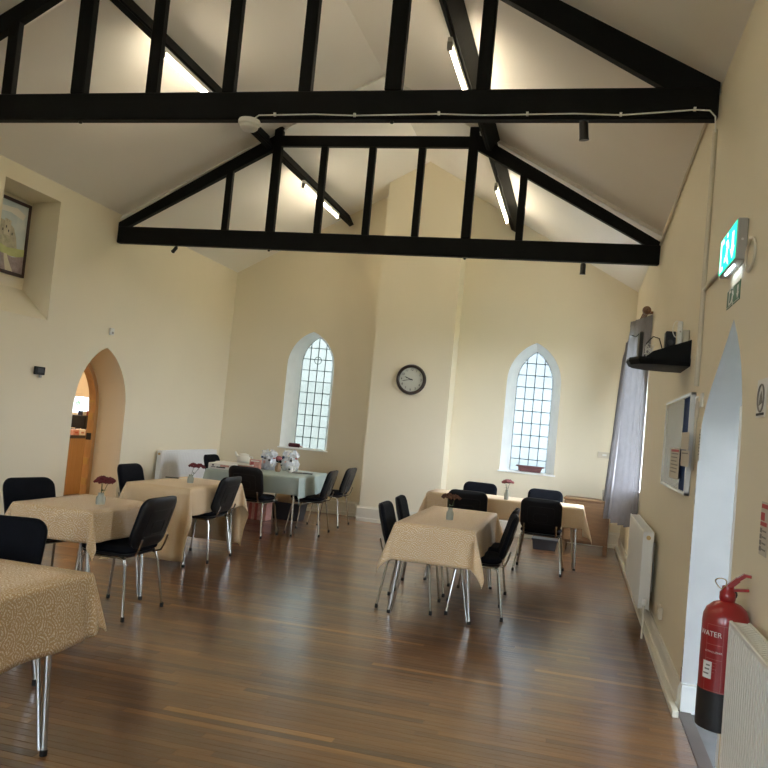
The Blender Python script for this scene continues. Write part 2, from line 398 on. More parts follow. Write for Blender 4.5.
# chimney breast
cx0, cx1 = -3.215, -1.966
mb = MB(); zt = 6
def cq(x, y, z): return (x, y, z)
mb.add([(cx0-.0, YB, -.02), (cx0, YC, -.02), (cx1, YC, -.02), (cx1+.0, YB, -.02),
        (cx0, YB, zc(cx0)), (cx0, YC, zc(cx0)), (XM, YC, ZR), (cx1, YC, zc(cx1)), (cx1, YB, zc(cx1))],
       [(0, 1, 5, 4), (1, 2, 7, 6, 5), (2, 3, 8, 7)])
struct(mb.build('chimney_breast', 'wall'))
def leaded_window(name, outer_l, inner_l, pane_mat, cols, rows, roundel=None):
    root = struct(link(name, None))
    strip(outer_l, inner_l, lambda a, z: (a, YB, z), lambda a, z: (a, yG, z)).build('window_reveal', 'reveal', root, smooth=True, angle=50)
    # frame edge around the glass
    n = len(inner_l); cxm = (inner_l[0][0]+inner_l[1][0])/2
    x0, x1 = inner_l[0][0], inner_l[1][0]; zb = inner_l[0][1]; za = max(p[1] for p in inner_l)
    lead = MB()
    loop = [Vector((a, yG-.004, z)) for a, z in inner_l]
    lead.tube(loop+[loop[0]], .006, 6, cap=False)
    pts = inner_l
    def zspan(x):
        zs = []
        for i in range(n):
            (a0, z0), (a1, z1) = pts[i], pts[(i+1) % n]
            if (a0-x)*(a1-x) < 0: zs.append(z0+(z1-z0)*(x-a0)/(a1-a0))
        return (min(zs), max(zs)) if zs else None
    def xspan(z):
        xs = []
        for i in range(n):
            (a0, z0), (a1, z1) = pts[i], pts[(i+1) % n]
            if (z0-z)*(z1-z) < 0: xs.append(a0+(a1-a0)*(z-z0)/(z1-z0))
        return (min(xs), max(xs)) if xs else None
    cw = (x1-x0)/cols; rh = (za-zb)/rows
    for i in range(1, cols):
        s = zspan(x0+i*cw+1e-5)
        if s: lead.beam((x0+i*cw, yG-.004, s[0]), (x0+i*cw, yG-.004, s[1]), .006, .005, (1, 0, 0))
    for j in range(1, rows):
        s = xspan(zb+j*rh+1e-5)
        if s: lead.beam((s[0], yG-.004, zb+j*rh), (s[1], yG-.004, zb+j*rh), .006, .005, (0, 0, 1))
    if roundel:
        c = Vector((cxm+.0, yG-.006, roundel)); lead.tube([c+Vector((math.cos(a)*.062, 0, math.sin(a)*.062)) for a in [k*PI/10 for k in range(21)]], .005, 6, cap=False)
    lead.build('leading', 'lead', root)
    # panes, clipped to the arch
    import itertools
    for i, j in itertools.product(range(cols), range(rows)):
        quad = [(x0+i*cw, zb+j*rh), (x0+(i+1)*cw, zb+j*rh), (x0+(i+1)*cw, zb+(j+1)*rh), (x0+i*cw, zb+(j+1)*rh)]
        poly = clip(quad, pts)
        if len(poly) < 3: continue
        dx = random.uniform(-.0015, .0015)
        pm = MB(); m = len(poly)
        pm.add([(a, yG+dx, z) for a, z in poly]+[(a, yG+.004+dx, z) for a, z in poly],
               [tuple(range(m)), tuple(range(2*m-1, m-1, -1))]+[(k, (k+1) % m, m+(k+1) % m, m+k) for k in range(m)])
        pm.build('pane', pane_mat, root)
    return root
def clip(sub, clipp):
    out = list(sub); n = len(clipp)
    for i in range(n):
        (ax, ay), (bx, by) = clipp[i], clipp[(i+1) % n]
        inside = lambda p: (bx-ax)*(p[1]-ay)-(by-ay)*(p[0]-ax) >= -1e-9
        inp, out = out, []
        for k in range(len(inp)):
            p, q = inp[k], inp[(k+1) % len(inp)]
            if inside(p): out.append(p)
            if inside(p) != inside(q):
                d1 = (bx-ax)*(p[1]-ay)-(by-ay)*(p[0]-ax); d2 = (bx-ax)*(q[1]-ay)-(by-ay)*(q[0]-ax)
                t = d1/(d1-d2); out.append((p[0]+(q[0]-p[0])*t, p[1]+(q[1]-p[1])*t))
        if not out: return []
    return out
leaded_window('window_1', W1o, W1i, 'pane_green', 4, 10, 2.50)
leaded_window('window_2', W2o, W2i, 'pane_white', 4, 10)
for cxw in ((W1i[0][0]+W1i[1][0])/2, (W2i[0][0]+W2i[1][0])/2): portal((cxw, yG+.05, 1.95), (.56, 1.95), (0, -1, 0))

# left wall: arched kitchen doorway and a tall splayed recess
A_o = gothic(8.43, 9.56, -.02, 1.38, 2.165); A_i = gothic(8.43, 9.56, -.02, 1.36, 2.10)
xI = XL-.40
rec_o = [(6.88, 2.33), (7.78, 2.33), (7.78, 3.69), (6.88, 3.69)]; rec_i = [(6.88, 2.66), (7.78, 2.66), (7.78, 3.66), (6.88, 3.66)]
wl = struct(wall_mesh([(YF, -.02), (YB, -.02), (YB, ZE), (YF, ZE)], [A_o, rec_o], lambda a, z: (XL, a, z)).build('wall_left', 'wall'))
strip(A_o, A_i, lambda a, z: (XL, a, z), lambda a, z: (xI, a, z), True).build('doorway_reveal', 'kitchen_wall' if 0 else 'wall', wl, smooth=True, angle=30)
strip(rec_o, rec_i, lambda a, z: (XL, a, z), lambda a, z: (XL-.37, a, z)).add([(XL-.37, a, z) for a, z in rec_i], [(0, 1, 2, 3)]).build('recess', 'wall', wl)
# pine door lining behind the arch
ringo = A_i; ringi = gothic(8.50, 9.49, -.02, 1.36, 2.03)
dl = struct(link('door_1', None))
mb = MB(); n = len(ringo)
for xs in (xI-.001, xI-.10): mb.add([(xs, a, z) for a, z in ringo]+[(xs, a, z) for a, z in ringi], [(k, (k+1) % n, n+(k+1) % n, n+k) for k in range(1, n)])
mb.add([(xI-.001, a, z) for a, z in ringi]+[(xI-.10, a, z) for a, z in ringi], [(k, (k+1) % n, n+(k+1) % n, n+k) for k in range(1, n)])
mb.build('door_lining', 'pine', dl)
for z in (.35, .62, .95, 1.22, 1.45): MB().bbox((xI-.02, 9.478, z), (xI-.09, 9.491, z+.09), .002).build('hinge', 'brass' if z != .95 else 'blackmetal', dl)

# right wall: arched exit doorway and the curtained window
D_o = [(3.88, -.02), (5.15, -.02), (5.15, 1.45), (5.14, 1.56), (5.11, 1.67), (5.06, 1.74), (5.0, 1.795), (4.91, 1.86), (4.82, 1.915), (4.69, 1.985), (4.55, 2.06), (4.41, 2.135), (4.27, 2.215),
       (4.16, 2.13), (4.05, 2.03), (3.99, 1.95), (3.95, 1.88), (3.91, 1.78), (3.885, 1.62)]
V_o = gothic(9.35, 11.9, 1.04, 2.35, 2.95)
V_o = gothic(9.36, 11.95, 1.04, 1.9, 3.0)
wr = struct(wall_mesh([(YF, -.02), (YB, -.02), (YB, ZE), (YF, ZE)], [D_o, V_o], lambda a, z: (XR, a, z)).build('wall_right', 'wall'))
xV = XR+.42
strip(V_o, V_o, lambda a, z: (XR, a, z), lambda a, z: (xV, a, z)).build('window_reveal', 'reveal', wr, smooth=True, angle=50)
w3 = struct(link('window_3', None))
mb = MB()
lp = [Vector((xV-.02, a, z)) for a, z in V_o]; mb.tube(lp+[lp[0]], .03, 6, cap=False)
for yy in (10.15, 10.95): mb.box((xV-.04, yy-.02, 1.05), (xV, yy+.02, 2.8))
mb.box((xV-.04, 9.38, 1.88), (xV, 11.73, 1.92)); mb.build('window_frame', 'white', w3)
mb = wall_mesh(V_o, [], lambda a, z: (xV-.01, a, z)); mb.build('pane', 'pane_clear', w3)
portal((xV+.05, 10.65, 2.0), (2.6, 2.0), (-1, 0, 0))
# exit lobby behind the right-hand arch
xP = XR+1.15
strip(D_o, D_o, lambda a, z: (XR, a, z), lambda a, z: (XR+.55, a, z), True).build('doorway_reveal', 'lobby', wr, smooth=True, angle=30)
lob = struct(link('lobby', None))
MB().box((XR+.06, 3.2, -.03), (xP+.3, 5.6, -.012)).build('lobby_floor', 'slate', lob)
MB().box((XR-.012, 3.86, -.02), (XR+.06, 5.15, .006)).build('threshold_strip', 'threshold', lob)
mb = MB(); mb.box((XR+.55, 5.15, -.02), (xP+.3, 5.2, 2.9)); mb.box((XR+.55, 3.3, -.02), (xP+.3, 3.35, 2.9)); mb.box((XR+.5, 3.3, 2.7), (xP+.3, 5.2, 2.75))
mb.add([(XR+.55, 3.3, -.02), (XR+.55, 3.88, -.02), (XR+.55, 3.88, 2.75), (XR+.55, 3.3, 2.75), (XR+.55, 5.15, 2.75), (XR+.55, 5.15, 2.22), (XR+.55, 3.88, 2.22)], [(0, 1, 2, 3), (2, 4, 5, 6)])
mb.build('lobby_wall', 'lobby', lob)
MB().box((XR+.0, 5.12, 0), (XR+.56, 5.151, .15)).box((XR+.0, 5.105, .15), (XR+.56, 5.151, .165)).build('plinth', 'white', lob)
d3 = struct(link('door_2', None))
mb = MB(); xd = xP
for a, b in ((3.35, 3.47), (4.2, 4.28), (5.03, 5.15)): mb.box((xd, a, 0), (xd+.05, b, 2.7))
for a, b in ((0, .25), (2.05, 2.15), (2.6, 2.7)): mb.box((xd, 3.35, a), (xd+.05, 5.15, b))
mb.build('glazed_door_frame', 'white', d3)
MB().box((xd, 4.28, .25), (xd+.04, 5.03, 2.05)).build('light_blocking_leaf', 'white', d3)  # unseen leaf, made solid to cut the daylight entering the lobby
MB().box((xd+.02, 3.47, .25), (xd+.026, 4.2, 2.05)).box((xd+.02, 3.4, 2.15), (xd+.026, 5.1, 2.6)).build('pane', 'pane_clear', d3)
portal((xd+.1, 4.25, 1.4), (1.7, 2.4), (-1, 0, 0))
# white edging where the near jamb has been painted
pts = [(XR-.002, a, z) for a, z in [D_o[0]]+D_o[::-1][:5]]
mb = MB(); mb.tube([(XR-.002, 3.884, 0), (XR-.002, 3.884, 1.62), (XR-.002, 3.905, 1.76)], .007, 6); mb.build('jamb_edge', 'white', wr)
# paint and plaster chips along the far jamb
mb = MB()
for z in [random.uniform(.15, 1.5) for _ in range(26)]:
    r = random.uniform(.004, .012); yy = 5.15+r*.3
    mb.add([(XR-.0015, yy-r, z-r*1.6), (XR-.0015, yy+r*.4, z-r), (XR-.0015, yy+r*.7, z+r*.8), (XR-.0015, yy-r, z+r*1.7)], [(0, 1, 2, 3)])
mb.box((XR-.004, 5.145, .17), (XR-.001, 5.175, .25))
tag(mb.build('chipped_plaster', 'oldwood', wr), kind='stuff')

# front wall behind the camera; its three unseen windows are added to light the room
wf_holes = [[(a, 1.0), (b, 1.0), (b, 3.1), (a, 3.1)] for a, b in ((-4.9, -4.1), (-3.0, -2.2), (-1.1, -.3))]
wf = struct(wall_mesh([(XL, -.02), (XR, -.02), (XR, ZE), (XM, ZR), (XL, ZE)], wf_holes, lambda a, z: (a, YF, z)).build('wall_front', 'wall'))
for h in wf_holes:
    a, b = h[0][0], h[1][0]
    strip(h, h, lambda p, z: (p, YF, z), lambda p, z: (p, YF-.35, z)).build('window_reveal', 'reveal', wf)
    MB().box((a, YF-.33, 1.0), (b, YF-.326, 3.1)).build('pane', 'pane_clear', wf)
    MB().box((a, YF-.35, 2.03), (b, YF-.3, 2.07)).box(((a+b)/2-.02, YF-.35, 1), ((a+b)/2+.02, YF-.3, 3.1)).build('added_window_bars', 'white', wf)
    portal(((a+b)/2, YF-.4, 2.05), (.8, 2.1), (0, 1, 0))

# ceiling: two slopes and thin plaster ribs over the trusses
mb = MB(); t = .25
mb.add([(XL-.3, YF-.1, ZE-.3*.55), (XM, YF-.1, ZR), (XR+.3, YF-.1, ZE-.3*.55), (XL-.3, YB+.1, ZE-.3*.55), (XM, YB+.1, ZR), (XR+.3, YB+.1, ZE-.3*.55)], [(0, 1, 4, 3), (1, 2, 5, 4)])
ce = struct(mb.build('ceiling', 'ceiling'))
sl = (ZR-ZE)/(XR-XM)
def rib(y0, y1, d):
    m = MB(); p = [(XL, ZE), (XM, ZR), (XR, ZE)]
    for (xa, za), (xb, zb) in ((p[0], p[1]), (p[1], p[2])):
        m.hexa([(xa, y0, za-d), (xb, y0, zb-d), (xb, y0+.05, zb), (xa, y0+.05, za)], [(xa, y1, za-d), (xb, y1, zb-d), (xb, y1+.1, zb+.01), (xa, y1+.1, za+.01)])
    m.build('plaster_rib', 'ceiling', ce)
rib(Y2+.03, Y2+.16, .06); rib(Y1+.03, Y1+.16, .06)

# baseboards
def skirting(name, pts_fn, L, mat='cream_gloss', h=.2):
    prof = [(0, 0), (.03, 0), (.03, .05), (.022, .055), (.022, h-.03), (.012, h-.01), (.012, h), (0, h)]
    m = MB(); n = len(prof)
    m.add([pts_fn(0, d, z) for d, z in prof]+[pts_fn(L, d, z) for d, z in prof], [(k, (k+1) % n, n+(k+1) % n, n+k) for k in range(n)]+[tuple(range(n)), tuple(range(2*n-1, n-1, -1))])
    return struct(m.build(name, mat))
skirting('baseboard_back', lambda s, d, z: (XL+s, YB-d, z), cx0-XL, h=.23)
skirting('baseboard_back', lambda s, d, z: (cx1+s, YB-d, z), XR-cx1, h=.23)
skirting('baseboard_back', lambda s, d, z: (cx0-.03+s, YC-d, z), cx1-cx0+.06, h=.23)
skirting('baseboard_left', lambda s, d, z: (XL+d, YF+s, z), 8.40-YF)
skirting('baseboard_left', lambda s, d, z: (XL+d, 9.59+s, z), YB-9.59)
skirting('baseboard_right', lambda s, d, z: (XR-d*.8, 5.155+s, z), YB-5.155, h=.165)
skirting('baseboard_right', lambda s, d, z: (XR-d*.8, YF+s, z), 3.86-YF, h=.165)
struct(MB().bbox((XR-.060, 5.0, 0), (XR-.022, YB, .04), .004).build('trim_1', 'cream_gloss'))

# ------------------------------------------------------------------ roof trusses, purlins, lamps
def truss(y, zt, th, zb2, zcol, label, posts, rtop, rlow):
    root = thing('roof_truss', label, 'roof truss', (0, 0, 0)); d = .09
    X0 = -2.61
    MB().bbox((XL+.0, y, zt), (XR-.012, y+d, zt+th), .012).build('tie_beam', 'black', root)
    # rafters, from the beam end up to the queen posts
    for s in (-1, 1):
        fx = lambda x: X0+s*(x-X0)
        m = MB(); xs = [XR-.012, -1.40]
        def zt_(x): return rtop[0]+rtop[1]*(x-XR)
        def zl_(x): return max(zt+th-.02, rlow[0]+rlow[1]*(x-XR))
        xk = XR-(zt+th-.02-rlow[0])/(-rlow[1]) if False else None
        xa = XR-.012; xb = -1.42
        xq = XR+(zt+th-.01-rlow[0])/rlow[1]
        poly = [(xa, zt+th-.01), (xa, zt_(xa)), (xb, zt_(xb)), (xb, rlow[0]+rlow[1]*(xb-XR)), (xq, zt+th-.01)]
        n = 5; ya, yb_ = y+.01, y+d-.01
        m.add([(fx(a), ya, z) for a, z in poly]+[(fx(a), yb_, z) for a, z in poly], [tuple(range(n)), tuple(range(2*n-1, n-1, -1))]+[(k, (k+1) % n, n+(k+1) % n, n+k) for k in range(n)])
        m.build('rafter', 'black', root)
    xsd = posts; wk = 1 if y < 7 else .88
    for k in (1, 5): MB().bbox((xsd[k]-.068*wk, y+.005, zt+th), (xsd[k]+.054*wk, y+d-.005, zb2), .008).build('queen_post', 'black', root)
    for k in (-3, -1, 0, 1, 3):
        x = xsd[k+3]; top = zcol if abs(k) < 3 else rlow[0]+rlow[1]*(X0+1.8-XR)+.03
        MB().bbox((x-.05*wk, y+.012, zt+th), (x+.044*wk, y+d-.012, top), .006).build('stud', 'black', root)
    MB().bbox((X0-1.2, y+.008, zcol), (X0+1.2, y+d-.008, zcol+.13), .008).build('collar_beam', 'black', root)
    return root
truss(Y1, 3.643, .208, 5.10, 4.94, 'black timber roof truss nearest the camera, white cable clipped along its tie beam', (-4.61, -3.96, -3.33, -2.70, -2.10, -1.44, -.815), (3.885, -.55), (3.645, -.59))
truss(Y2, 3.505, .215, 5.02, 4.78, 'black timber roof truss further back, its whole width framed between the walls', [-2.625+.6*k for k in range(-3, 4)], (3.745, -.567), (3.625, -.54))
th_s = math.atan(sl)
def purlin(side, label):
    o = thing('purlin', label, 'purlin')
    xo = XM+side*(XM-(-3.956)); zo = 4.736
    # box from outer-bottom corner: width toward the ridge, depth up to the ceiling
    wv = Vector((-side*math.cos(th_s), 0, math.sin(th_s)))*.075; dv = Vector((side*math.sin(th_s), 0, math.cos(th_s)))*.20
    p = Vector((xo, 0, zo)); q = [p, p+wv, p+wv+dv, p+dv]
    MB().hexa([v+Vector((0, YF+.02, 0)) for v in q], [v+Vector((0, YB-.01, 0)) for v in q]).build('beam', 'black', o)
    b = p+wv*.35-dv*.16
    w2 = wv*.30; q2 = [p+wv*.35-dv*.0, p+wv*.75, p+wv*.75-dv*.06, p+wv*.35-dv*.06]
    MB().hexa([v+Vector((0, YF+.1, 0)) for v in q2], [v+Vector((0, YB-.3, 0)) for v in q2]).build('batten', 'black', o)
    return o
purlin(-1, 'long black purlin under the left roof slope'); purlin(1, 'long black purlin under the right roof slope')
def tube_light(x, y0, y1, label):
    o = thing('strip_light', label, 'strip light', (x, y0, 4.66), 0, 'fluorescent strip lights along the purlins'); L = y1-y0
    MB().bbox((-.02, 0, .03), (.02, L, .075), .004).build('batten', 'plastic_white', o)
    for yy in (0.0, L-.04): MB().bbox((-.022, yy, -.03), (.022, yy+.04, .04), .004).build('lamp_holder', 'plastic_grey', o)
    MB().tube([(0, .04, 0), (0, L-.04, 0)], .014, 8).build('tube', 'tube', o)
    return o
tube_light(-3.905, 6.3, 7.5, 'lit fluorescent tube under the left purlin, nearer the camera')
tube_light(-3.905, 10.12, 11.75, 'lit fluorescent tube under the left purlin, beyond the far truss')
tube_light(-1.275, 6.28, 7.72, 'lit fluorescent tube under the right purlin, nearer the camera')
tube_light(-1.275, 10.08, 11.75, 'lit fluorescent tube under the right purlin, beyond the far truss')
tube_light(-3.905, 1.6, 3.4, 'added fluorescent tube under the left purlin, out of view, lighting the room')  # this tube and the next are added out of view as room light
tube_light(-1.275, 1.6, 3.4, 'added fluorescent tube under the right purlin, out of view, lighting the room')
def spot(x, y, z, tilt, label, small=False):
    o = thing('spotlight', label, 'spotlight', (x, y, z), 0, 'small black spotlights under the tie beams'); k = .75 if small else 1
    MB().lathe([(.032*k, 0), (.032*k, -.012), (.01, -.014), (.01, -.03)], 12).build('mount', 'blackmetal', o)
    h = MB().lathe([(.022*k, .02), (.03*k, .01), (.03*k, -.085*k), (.034*k, -.10*k), (.026*k, -.098*k)], 14).build('lamp_head', 'blackmetal', o, smooth=True, loc=(0, -.01, -.04))
    h.rotation_euler = tilt
spot(-.13, Y1+.045, 3.655, (.15, -.1, 0), 'black spotlight under the near tie beam at its right end')
spot(-.10, Y2+.045, 3.51, (.1, 0, 0), 'black spotlight under the far tie beam at its right end')
spot(-5.06, Y2+.045, 3.51, (.5, 1.0, 0), 'black spotlight under the far tie beam at its left end, turned aside', True)
for x, y, z, lb in ((-3.93, Y1-.015, 3.655, 'small black bracket under the near tie beam, left part'), (-1.44, Y1-.015, 3.655, 'small black bracket under the middle of the near tie beam'),
                (-1.42, Y2-.015, 3.51, 'small black bracket under the far tie beam, right of its middle'), (-3.82, Y2-.015, 3.51, 'small black bracket under the far tie beam, left of its middle')):
    o = thing('bracket', lb, 'bracket', (x, y+.06, z))
    MB().bbox((-.03, -.03, -.01), (.03, .03, .001), .003).build('plate', 'blackmetal', o); MB().lathe([(.012, -.01), (.016, -.018), (.012, -.028), (.004, -.03)], 10).build('bolt', 'blackmetal', o)
o = thing('smoke_detector', 'round white smoke detector hanging below the near tie beam', 'smoke detector', (-2.49, Y1-.01, 3.60))
MB().lathe([(.075, .03), (.08, .02), (.08, -.005), (.07, -.012)], 24, ).build('base', 'plastic_white', o, smooth=True)
MB().lathe([(.068, -.012), (.066, -.03), (.05, -.045), (.02, -.048)], 24).build('sensor_head', 'plastic_white', o, smooth=True)
# cable along the beam
o = thing('cable', 'thin white cable clipped along the front of the near tie beam', 'cable')
pts = [(-2.47, Y1-.012, 3.63), (-2.42, Y1-.012, 3.665)]+[(-2.3+k*.3, Y1-.008, 3.668+.006*math.sin(k*2.1)) for k in range(9)]+[(.35, Y1-.008, 3.68), (.55, Y1-.01, 3.695), (.64, Y1-.01, 3.69), (.675, Y1-.012, 3.65), (.682, Y1-.012, 3.55)]
MB().tube(pts, .005, 6).build('cord', 'plastic_white', o)
for p in pts[2:-3:2]: MB().box((p[0]-.008, p[1]-.008, p[2]-.008), (p[0]+.008, p[1]+.01, p[2]+.016)).build('clip', 'plastic_white', o)

# ------------------------------------------------------------------ chairs
def chair_proto():
    root = link('chair', None)
    sh = .455
    # seat
    out = rrect(.46, .43, .09)
    def fs(u, v, w_): return (u, v+.01, sh+w_-.012*(u/.23)**2*0+.008*(v/.2)**2)
    MB().slab(out, fs, [(.03, -.012), (.006, -.004), (0, .012), (.006, .028), (.03, .038)]).build('seat', 'fabric', root, smooth=True, angle=60)
    MB().slab(rrect(.43, .40, .08), lambda u, v, w_: (u, v+.01, sh-.02+w_), [(.02, -.012), (0, 0), (0, .010)]).build('seat_pan', 'shell', root, smooth=True, angle=50)
    # backrest, leaning back; u across, v up
    zc_, yc = .672, -.245; lean = math.radians(16)
    def fb(off):
        def f(u, v, w_):
            curve = -.022*(1-(u/.23)**2)
            yy = w_+off+curve
            return (u, yc+yy*math.cos(lean)-v*math.sin(lean), zc_+v*math.cos(lean)+yy*math.sin(lean))
        return f
    bo = rrect(.46, .375, .085)
    MB().slab(bo, fb(0), [(.0, 0), (0, .016), (.008, .03), (.035, .037)]).build('backrest', 'fabric', root, smooth=True, angle=60)
    shell = MB().slab(rrect(.465, .38, .087), fb(0), [(.05, -.016), (.012, -.012), (0, -.004), (0, .004)]).build('back_shell', 'shell', root, smooth=True, angle=50)
    m = MB()
    for (uw, vh, z0) in ((.30, .20, .0), (.16, .10, -.03)):
        o2 = rrect(uw, vh, .03, 4); f = fb(-.0165); f2 = fb(-.019)
        pts = [f2(a, b+z0, 0) for a, b, _, _ in o2]; m.tube(pts+[pts[0]], .0022, 4, cap=False)
    m.build('shell_ridge', 'shell', shell)
    # frame: each leg its own tube, side rails, crossbars
    zr = sh-.035; r = .0115
    for s in (-1, 1):
        MB().tube([(s*.215, -.06, zr), (s*.215, -.13, zr), (s*.217, -.165, zr-.012), (s*.222, -.18, zr-.05), (s*.268, -.232, .012)], r, 8, ry=.0095).build('leg', 'chrome', root, smooth=True)
        MB().tube([(s*.215, .06, zr), (s*.215, .13, zr), (s*.217, .16, zr-.012), (s*.222, .175, zr-.05), (s*.268, .225, .012)], r, 8, ry=.0095).build('leg', 'chrome', root, smooth=True)
        MB().tube([(s*.215, -.07, zr), (s*.215, .07, zr)], r*.98, 8, ry=.0093).build('side_rail', 'chrome', root, smooth=True)
        for yy in (-.232, .225): MB().lathe([(.014, 0), (.014, .03), (.011, .034)], 8, (s*.268, yy, 0)).build('foot_cap', 'rubber', root)
        MB().tube([(s*.17, -.02, zr+.004), (s*.175, -.17, zr+.004), (s*.18, -.225, zr+.02), (s*.18, -.25, zr+.07), (s*.18, -.270, zr+.14)], .010, 8, ry=.007).build('back_support', 'chrome', root, smooth=True)
    for yy in (-.14, .14): MB().tube([(-.215, yy, zr), (.215, yy, zr)], .009, 6).build('crossbar', 'chrome', root, smooth=True)
    return root
proto = chair_proto(); register(proto); used = [False]
def chair(x, y, deg, label):
    # deg: direction the sitter faces, 0 = +X, 90 = +Y
    o = proto if not used[0] else copy_tree(proto)
    used[0] = True
    o.location = (x, y, 0); o.rotation_euler = (0, 0, math.radians(deg-90))
    tag(o, label, 'chair', 'black stacking chairs with chrome legs')
chair(-2.85, 3.44, -75, 'black chair at the nearest lower left table, its rounded back above the cloth')
chair(-3.86, 5.40, -14, 'black chair on the left side of the small second table from the front')
chair(-3.18, 5.31, 180, 'black chair seen from behind on the right side of the small second table')
chair(-4.33, 7.70, 0, 'black chair between the arched doorway and the table with the dark knife, facing right')
chair(-3.665, 7.60, 180, 'black chair seen from behind on the right side of the floor-length brocade table')
chair(-3.89, 9.44, 86, 'black chair with its back to us, in front of the cluttered pale green table')
chair(-3.38, 10.15, 184, 'black chair at the right end of the cluttered table, nearer of the two there')
chair(-3.42, 11.2, 180, 'black chair at the right end of the cluttered table, further one by the back wall')
chair(-4.86, 10.75, 0, 'black chair whose back shows left of the cluttered table beside the white radiator')
chair(-4.62, 11.72, -90, 'black chair behind the cluttered table, mostly hidden by the white teapot and boxes')
chair(-.335, 9.58, 88, 'black chair with its back to us at the long back table, right of the pair')
chair(-1.20, 9.60, 92, 'black chair with its back to us at the long back table, left of the pair')
chair(-.37, 10.78, -90, 'black chair on the far side of the far right table, nearer the oak cabinet')
chair(-1.25, 10.78, -90, 'black chair on the far side of the far right table, nearer the chimney breast')
chair(-1.30, 6.86, 2, 'black chair on the left of the centre table, the nearer of the two')
chair(-1.33, 7.62, 4, 'black chair on the left of the centre table, the further of the two')
chair(-.76, 6.98, 187, 'black chair on the right of the centre table, the nearer of the two')
chair(-.80, 7.62, 180, 'black chair on the right of the centre table, the further of the two')

# ------------------------------------------------------------------ tables and cloths
def table(x0, x1, y0, y1, label, splay=.05, rot=0, double=True, inset=(.07, .07)):
    cx, cy = (x0+x1)/2, (y0+y1)/2; hx, hy = (x1-x0)/2, (y1-y0)/2
    o = thing('table', label, 'table', (cx, cy, 0), rot)
    MB().bbox((-hx, -hy, .712), (hx, hy, .738), .004).build('tabletop', 'laminate', o)
    m = MB()
    for s in (-1, 1):
        m.box((-hx+.05, s*(hy-.05)-.012, .68), (hx-.05, s*(hy-.05)+.012, .712)); m.box((s*(hx-.05)-.012, -hy+.05, .68), (s*(hx-.05)+.012, hy-.05, .712))
    m.build('apron_frame', 'blackmetal', o)
    for sx in (-1, 1):
        for sy in (-1, 1):
            tx, ty = sx*(hx-inset[0]), sy*(hy-inset[1]); bx, by = sx*(hx-inset[0]+splay), sy*(hy-inset[1])
            lg = MB().tube([(tx, ty, .70), (bx, by, .02)], .0135, 10).build('leg', 'chrome', o, smooth=True)
            if double:
                MB().tube([(tx-sx*.07, ty, .70), (bx-sx*.028, by, .06), (bx-sx*.02, by, .02)], .010, 8).build('leg_brace', 'chrome', lg, smooth=True)
            MB().lathe([(.016, 0), (.016, .022), (.0135, .026)], 10, (bx, by, 0)).build('foot_cap', 'rubber', lg)
    return o
